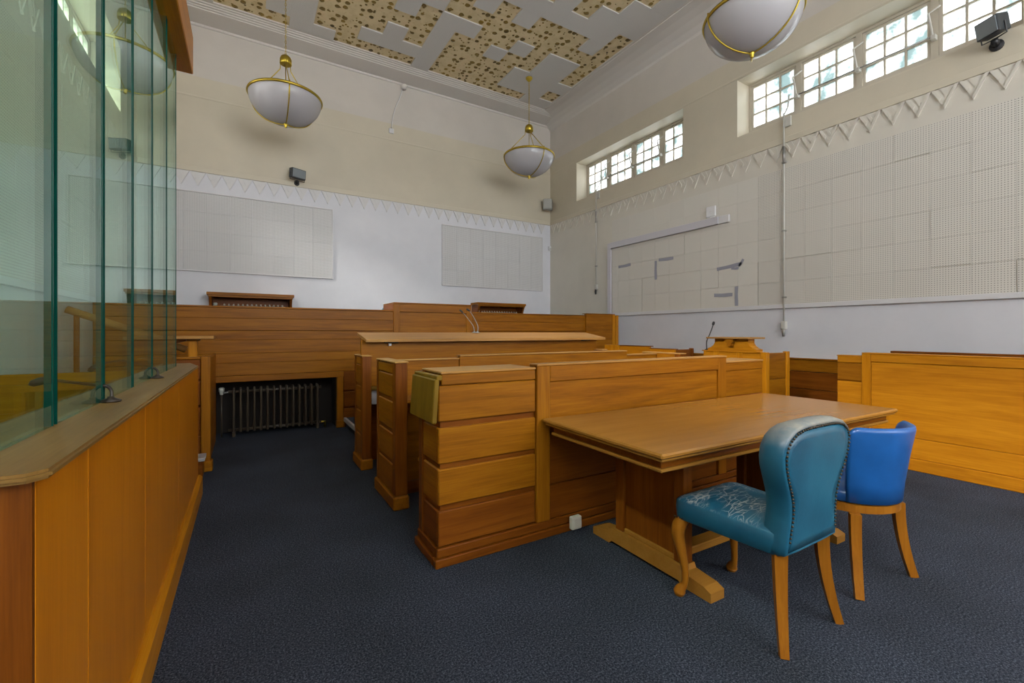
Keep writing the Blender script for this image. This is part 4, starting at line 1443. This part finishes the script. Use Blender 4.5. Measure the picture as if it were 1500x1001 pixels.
# ================================================================== wall fittings
def floodlight(label, loc, wall_dir, aim, size):
    """loc: point on the wall; wall_dir: unit vector away from the wall; aim: direction the glass looks"""
    t = thing('floodlight', label, 'floodlight', loc)
    wd = Vector(wall_dir); am = Vector(aim).normalized()
    c = wd * 0.17 + Vector((0, 0, 0.13))
    obj('wall_plate', tube_bm([(0, 0, 0), wd * 0.02, wd * 0.03], [0.055, 0.055, 0.03], 16), black_m, t, smooth=False)
    obj('knuckle', tube_bm([wd * 0.02, wd * 0.07 + Vector((0, 0, 0.01)), wd * 0.10 + Vector((0, 0, 0.03))], [0.028, 0.034, 0.024], 12), black_m, t, smooth=True)
    side = am.cross(Vector((0, 0, 1))).normalized()
    up = side.cross(am)
    w_, h_, d_ = size
    def frame_box(name, m, u0, u1, v0, v1, a0, a1, bev=0.006):
        bm = bmesh.new()
        bmesh.ops.create_cube(bm, size=1.0)
        bmesh.ops.scale(bm, vec=(u1 - u0, a1 - a0, v1 - v0), verts=bm.verts)
        bmesh.ops.bevel(bm, geom=list(bm.edges), offset=bev, segments=1, affect='EDGES')
        bmesh.ops.translate(bm, verts=bm.verts, vec=((u0 + u1) / 2, (a0 + a1) / 2, (v0 + v1) / 2))
        M = Matrix((side, am, up)).transposed()
        for v in bm.verts:
            v.co = M @ v.co + c
        return obj(name, bm, m, t)
    frame_box('housing', flood_body, -w_ / 2, w_ / 2, -h_ / 2, h_ / 2, -d_ / 2, d_ / 2)
    frame_box('front_glass', flood_glass, -w_ / 2 + 0.012, w_ / 2 - 0.012, -h_ / 2 + 0.012, h_ / 2 - 0.012, d_ / 2, d_ / 2 + 0.008, 0.002)
    for q in range(5):
        u = -w_ / 2 + w_ * (q + 0.5) / 5
        frame_box('cooling_fin', flood_body, u - 0.004, u + 0.004, -h_ / 2 + 0.01, h_ / 2 - 0.01, -d_ / 2 - 0.025, -d_ / 2, 0.001)
    for s in (-1, 1):
        e = side * (s * (w_ / 2 + 0.006)) + c
        obj('bracket_arm', tube_bm([e, e - up * (h_ / 2 + 0.03), wd * 0.10 + Vector((0, 0, 0.03))], 0.007, 6), black_m, t)
    return t
floodlight('small dark floodlight on the far wall above the left panel', (0.80, YB, 4.06), (0, -1, 0), (0.45, -1, -0.12), (0.26, 0.17, 0.11))
floodlight('dark floodlight on a ball mount before the big window', (XR, 1.33, 4.24), (-1, 0, 0), (-0.9, 0.42, -0.22), (0.20, 0.17, 0.13))

sp = thing('wall_speaker', 'grey box loudspeaker high in the far right corner', 'speaker', (6.42, 8.98, 4.33))
bm = bmesh.new()
bmesh.ops.create_cube(bm, size=1.0)
bmesh.ops.scale(bm, vec=(0.22, 0.17, 0.26), verts=bm.verts)
bmesh.ops.bevel(bm, geom=list(bm.edges), offset=0.012, segments=2, affect='EDGES')
bmesh.ops.rotate(bm, verts=bm.verts, cent=(0, 0, 0), matrix=Matrix.Rotation(math.radians(-40), 3, 'Z'))
obj('cabinet', bm, speaker_m, sp, (6.40, 8.94, 4.46))
bm = bmesh.new()
bmesh.ops.create_cube(bm, size=1.0)
bmesh.ops.scale(bm, vec=(0.19, 0.012, 0.23), verts=bm.verts)
bmesh.ops.translate(bm, verts=bm.verts, vec=(0, -0.092, 0))
bmesh.ops.rotate(bm, verts=bm.verts, cent=(0, 0, 0), matrix=Matrix.Rotation(math.radians(-40), 3, 'Z'))
obj('grille', bm, flat('speaker_grille', (0.42, 0.42, 0.39), 0.7), sp, (6.40, 8.94, 4.46))
box('mount', grey_metal, sp, 6.44, 6.599, 9.0, 9.03, 4.44, 4.48, 0.003)
pir = thing('motion_sensor', 'tiny white motion sensor in the far right corner', 'sensor', (6.56, 9.06, 3.38))
box('sensor_body', white_plastic, pir, 6.52, 6.585, 9.04, 9.109, 3.36, 3.47, 0.012)
box('sensor_lens', pale_metal, pir, 6.53, 6.575, 9.034, 9.0395, 3.37, 3.42, 0.002)

cab = thing('dangling_cable', 'white cable hanging from the cornice down the far wall', 'cable', (2.80, YB - 0.075, 6.42))
c0 = Vector((2.80, YB - 0.075, 6.42))
obj('cable', tube_bm([v - c0 for v in smooth_path([(2.80, YB - 0.06, 6.42), (2.74, YB - 0.05, 6.2), (2.64, YB - 0.04, 5.95), (2.58, YB - 0.035, 5.7), (2.56, YB - 0.03, 5.50)], 6)], 0.010, 6), white_paint, cab, smooth=True)
obj('cable_anchor', lathe_bm([(0, -0.07), (0.05, -0.07), (0.06, 0.0), (0.05, 0.03), (0, 0.03)], 14), soffit_paint, cab, smooth=True)
box('cable_box', white_paint, cab, 2.51, 2.61, YB - 0.03, YB, 5.40, 5.50, 0.006)

# trunking, access point, tapes on the right wall
tr = thing('cable_trunking', 'lilac grey cable trunking bent round the taped boards on the right wall', 'trunking', (XR, 6.9, 1.7))
box('vertical_run', lilac_trunk, tr, XR - 0.045, XR - 0.0145, 6.895, 7.0, 1.60, 3.175, 0.004)
box('horizontal_run', lilac_trunk, tr, XR - 0.07, XR - 0.0145, 4.42, 6.894, 3.055, 3.175, 0.004)
box('horizontal_run', white_paint, tr, XR - 0.05, XR - 0.0145, 4.24, 4.418, 3.055, 3.175, 0.004)
ap = thing('access_point', 'white square wireless access point above the trunking on the right wall', 'access point', (XR, 4.56, 3.21))
box('case', white_plastic, ap, XR - 0.04, XR - 0.012, 4.48, 4.66, 3.20, 3.38, 0.014)
box('logo_light', white_paint, ap, XR - 0.042, XR - 0.0402, 4.555, 4.595, 3.285, 3.297, 0)
cord = obj('cable_lead', tube_bm([(-0.02, 0.0, 0.0), (-0.03, 0.02, -0.012), (-0.035, -0.06, -0.02)], 0.006, 6), white_plastic, ap, smooth=True)

def tape(label, y0, z0, y1, z1, wd=0.055, parent=None):
    d = Vector((0, y1 - y0, z1 - z0)); ln = d.length; d.normalize()
    n_ = Vector((0, -d.z, d.y))
    c = Vector((0, (y0 + y1) / 2, (z0 + z1) / 2))
    bm = bmesh.new()
    q = []
    segs = 5
    for lay in (0, 1):
        row = []
        for i in range(segs + 1):
            t = -0.5 + i / segs
            for s in (-1, 1):
                j = 0.003 * math.sin(7 * t + s)
                row.append(bm.verts.new(Vector((-0.0006 - 0.0012 * lay, 0, 0)) + d * (t * ln) + n_ * (s * (wd / 2 + j))))
        q.append(row)
    for i in range(segs):
        k = 2 * i
        bm.faces.new((q[0][k], q[0][k + 1], q[0][k + 3], q[0][k + 2]))
        bm.faces.new((q[1][k], q[1][k + 2], q[1][k + 3], q[1][k + 1]))
        for e in (0, 1):
            bm.faces.new((q[0][k + e], q[0][k + 2 + e], q[1][k + 2 + e], q[1][k + e]))
    for k in (0, 2 * segs):
        bm.faces.new((q[0][k], q[0][k + 1], q[1][k + 1], q[1][k]))
    o = obj('tape_strip', bm, tape_m, None, (XR - 0.0145, c.y, c.z))
    if label:
        tag(o, label, 'tape', 'grey tape on the right wall boards')
    else:
        o.parent = parent
        o.location = o.location - parent.location
        o.name = 'peeling_end'
    return o
tape('grey tape strip lying level beside the trunking corner', 6.70, 2.645, 6.36, 2.655)
tape('grey tape strip running upright under a long dark board joint', 5.73, 2.64, 5.73, 2.29)
tape('short grey tape strip just right of the upright one, under the dark joint', 5.66, 2.645, 5.33, 2.635)
t4 = tape('long crumpled grey tape strip with a peeling end, farthest right and level', 4.47, 2.325, 4.05, 2.365)
tape('', 4.09, 2.33, 4.02, 2.43, 0.04, t4)
tape('', 4.22, 2.31, 4.10, 2.30, 0.04, t4)
tape('grey tape strip lying level low by the panel rail', 4.52, 1.905, 4.20, 1.895)
tape('grey tape strip running upright low by the panel rail', 4.135, 2.02, 4.135, 1.715)

# window winding gear
def winder(label, yr, py, z_end, knob):
    t = thing('window_winder', label, 'window gear', (XR, py, z_end))
    o0 = Vector((XR, py, z_end))
    xi = XR + 0.25
    zr = 4.745
    ys = [yr[0] + (yr[1] - yr[0]) * k / 4 for k in (1, 2, 3)]
    obj('rod', tube_bm([Vector((xi, ys[0] - 0.02, zr)) - o0, Vector((xi, ys[2] + 0.03, zr)) - o0], 0.010, 8), grey_metal, t, smooth=True)
    for yy in ys:
        a = [(xi, yy, zr), (xi - 0.03, yy + 0.03, zr + 0.27), (xi + 0.05, yy - 0.05, zr + 0.35)]
        obj('arm', tube_bm([Vector(v) - o0 for v in a], 0.012, 6), pale_metal, t)
        box('arm_bracket', pale_metal, t, xi - 0.02, xi + 0.05, yy - 0.03, yy + 0.02, zr - 0.04, zr + 0.015, 0.004)
    yl = ys[2]
    obj('crank', tube_bm([Vector(v) - o0 for v in [(xi, yl + 0.1, zr + 0.05), (XR + 0.03, py - 0.02, 4.52), (XR - 0.03, py, 4.40)]], 0.010, 6), pale_metal, t)
    box('bearing', pale_metal, t, XR - 0.03, XR, py - 0.09, py - 0.01, 4.22, 4.36, 0.006)
    obj('pipe', tube_bm([(-0.035, 0, 4.42 - z_end), (-0.035, 0, 0.12)], 0.011, 8), pale_metal, t, smooth=True)
    obj('lower_sleeve', tube_bm([(-0.035, 0, 3.95 - z_end), (-0.035, 0, 3.70 - z_end)], 0.018, 8), grey_metal, t, smooth=True)
    for zz in (3.72, 2.75, 1.80):
        if zz > z_end + 0.2:
            box('pipe_clip', grey_metal, t, XR - 0.05, XR - 0.014, py - 0.03, py + 0.025, zz - 0.01, zz + 0.01, 0.002)
    box('gearbox', pale_metal, t, XR - 0.06, XR, py - 0.035, py + 0.035, z_end + 0.08, z_end + 0.20, 0.008)
    obj('handle', tube_bm([(-0.045, 0, 0.09), (-0.05, 0, 0.04), (-0.045, 0, -0.02)], [0.018, 0.022, 0.016], 8), knob, t, smooth=True)
    return t
winder('pale window winding gear with long pipe down the middle of the right wall', WIN_B, 3.41, 1.26, grey_metal)
winder('pale window winding gear with shorter pipe near the far corner', WIN_A, 7.36, 2.15, black_m)
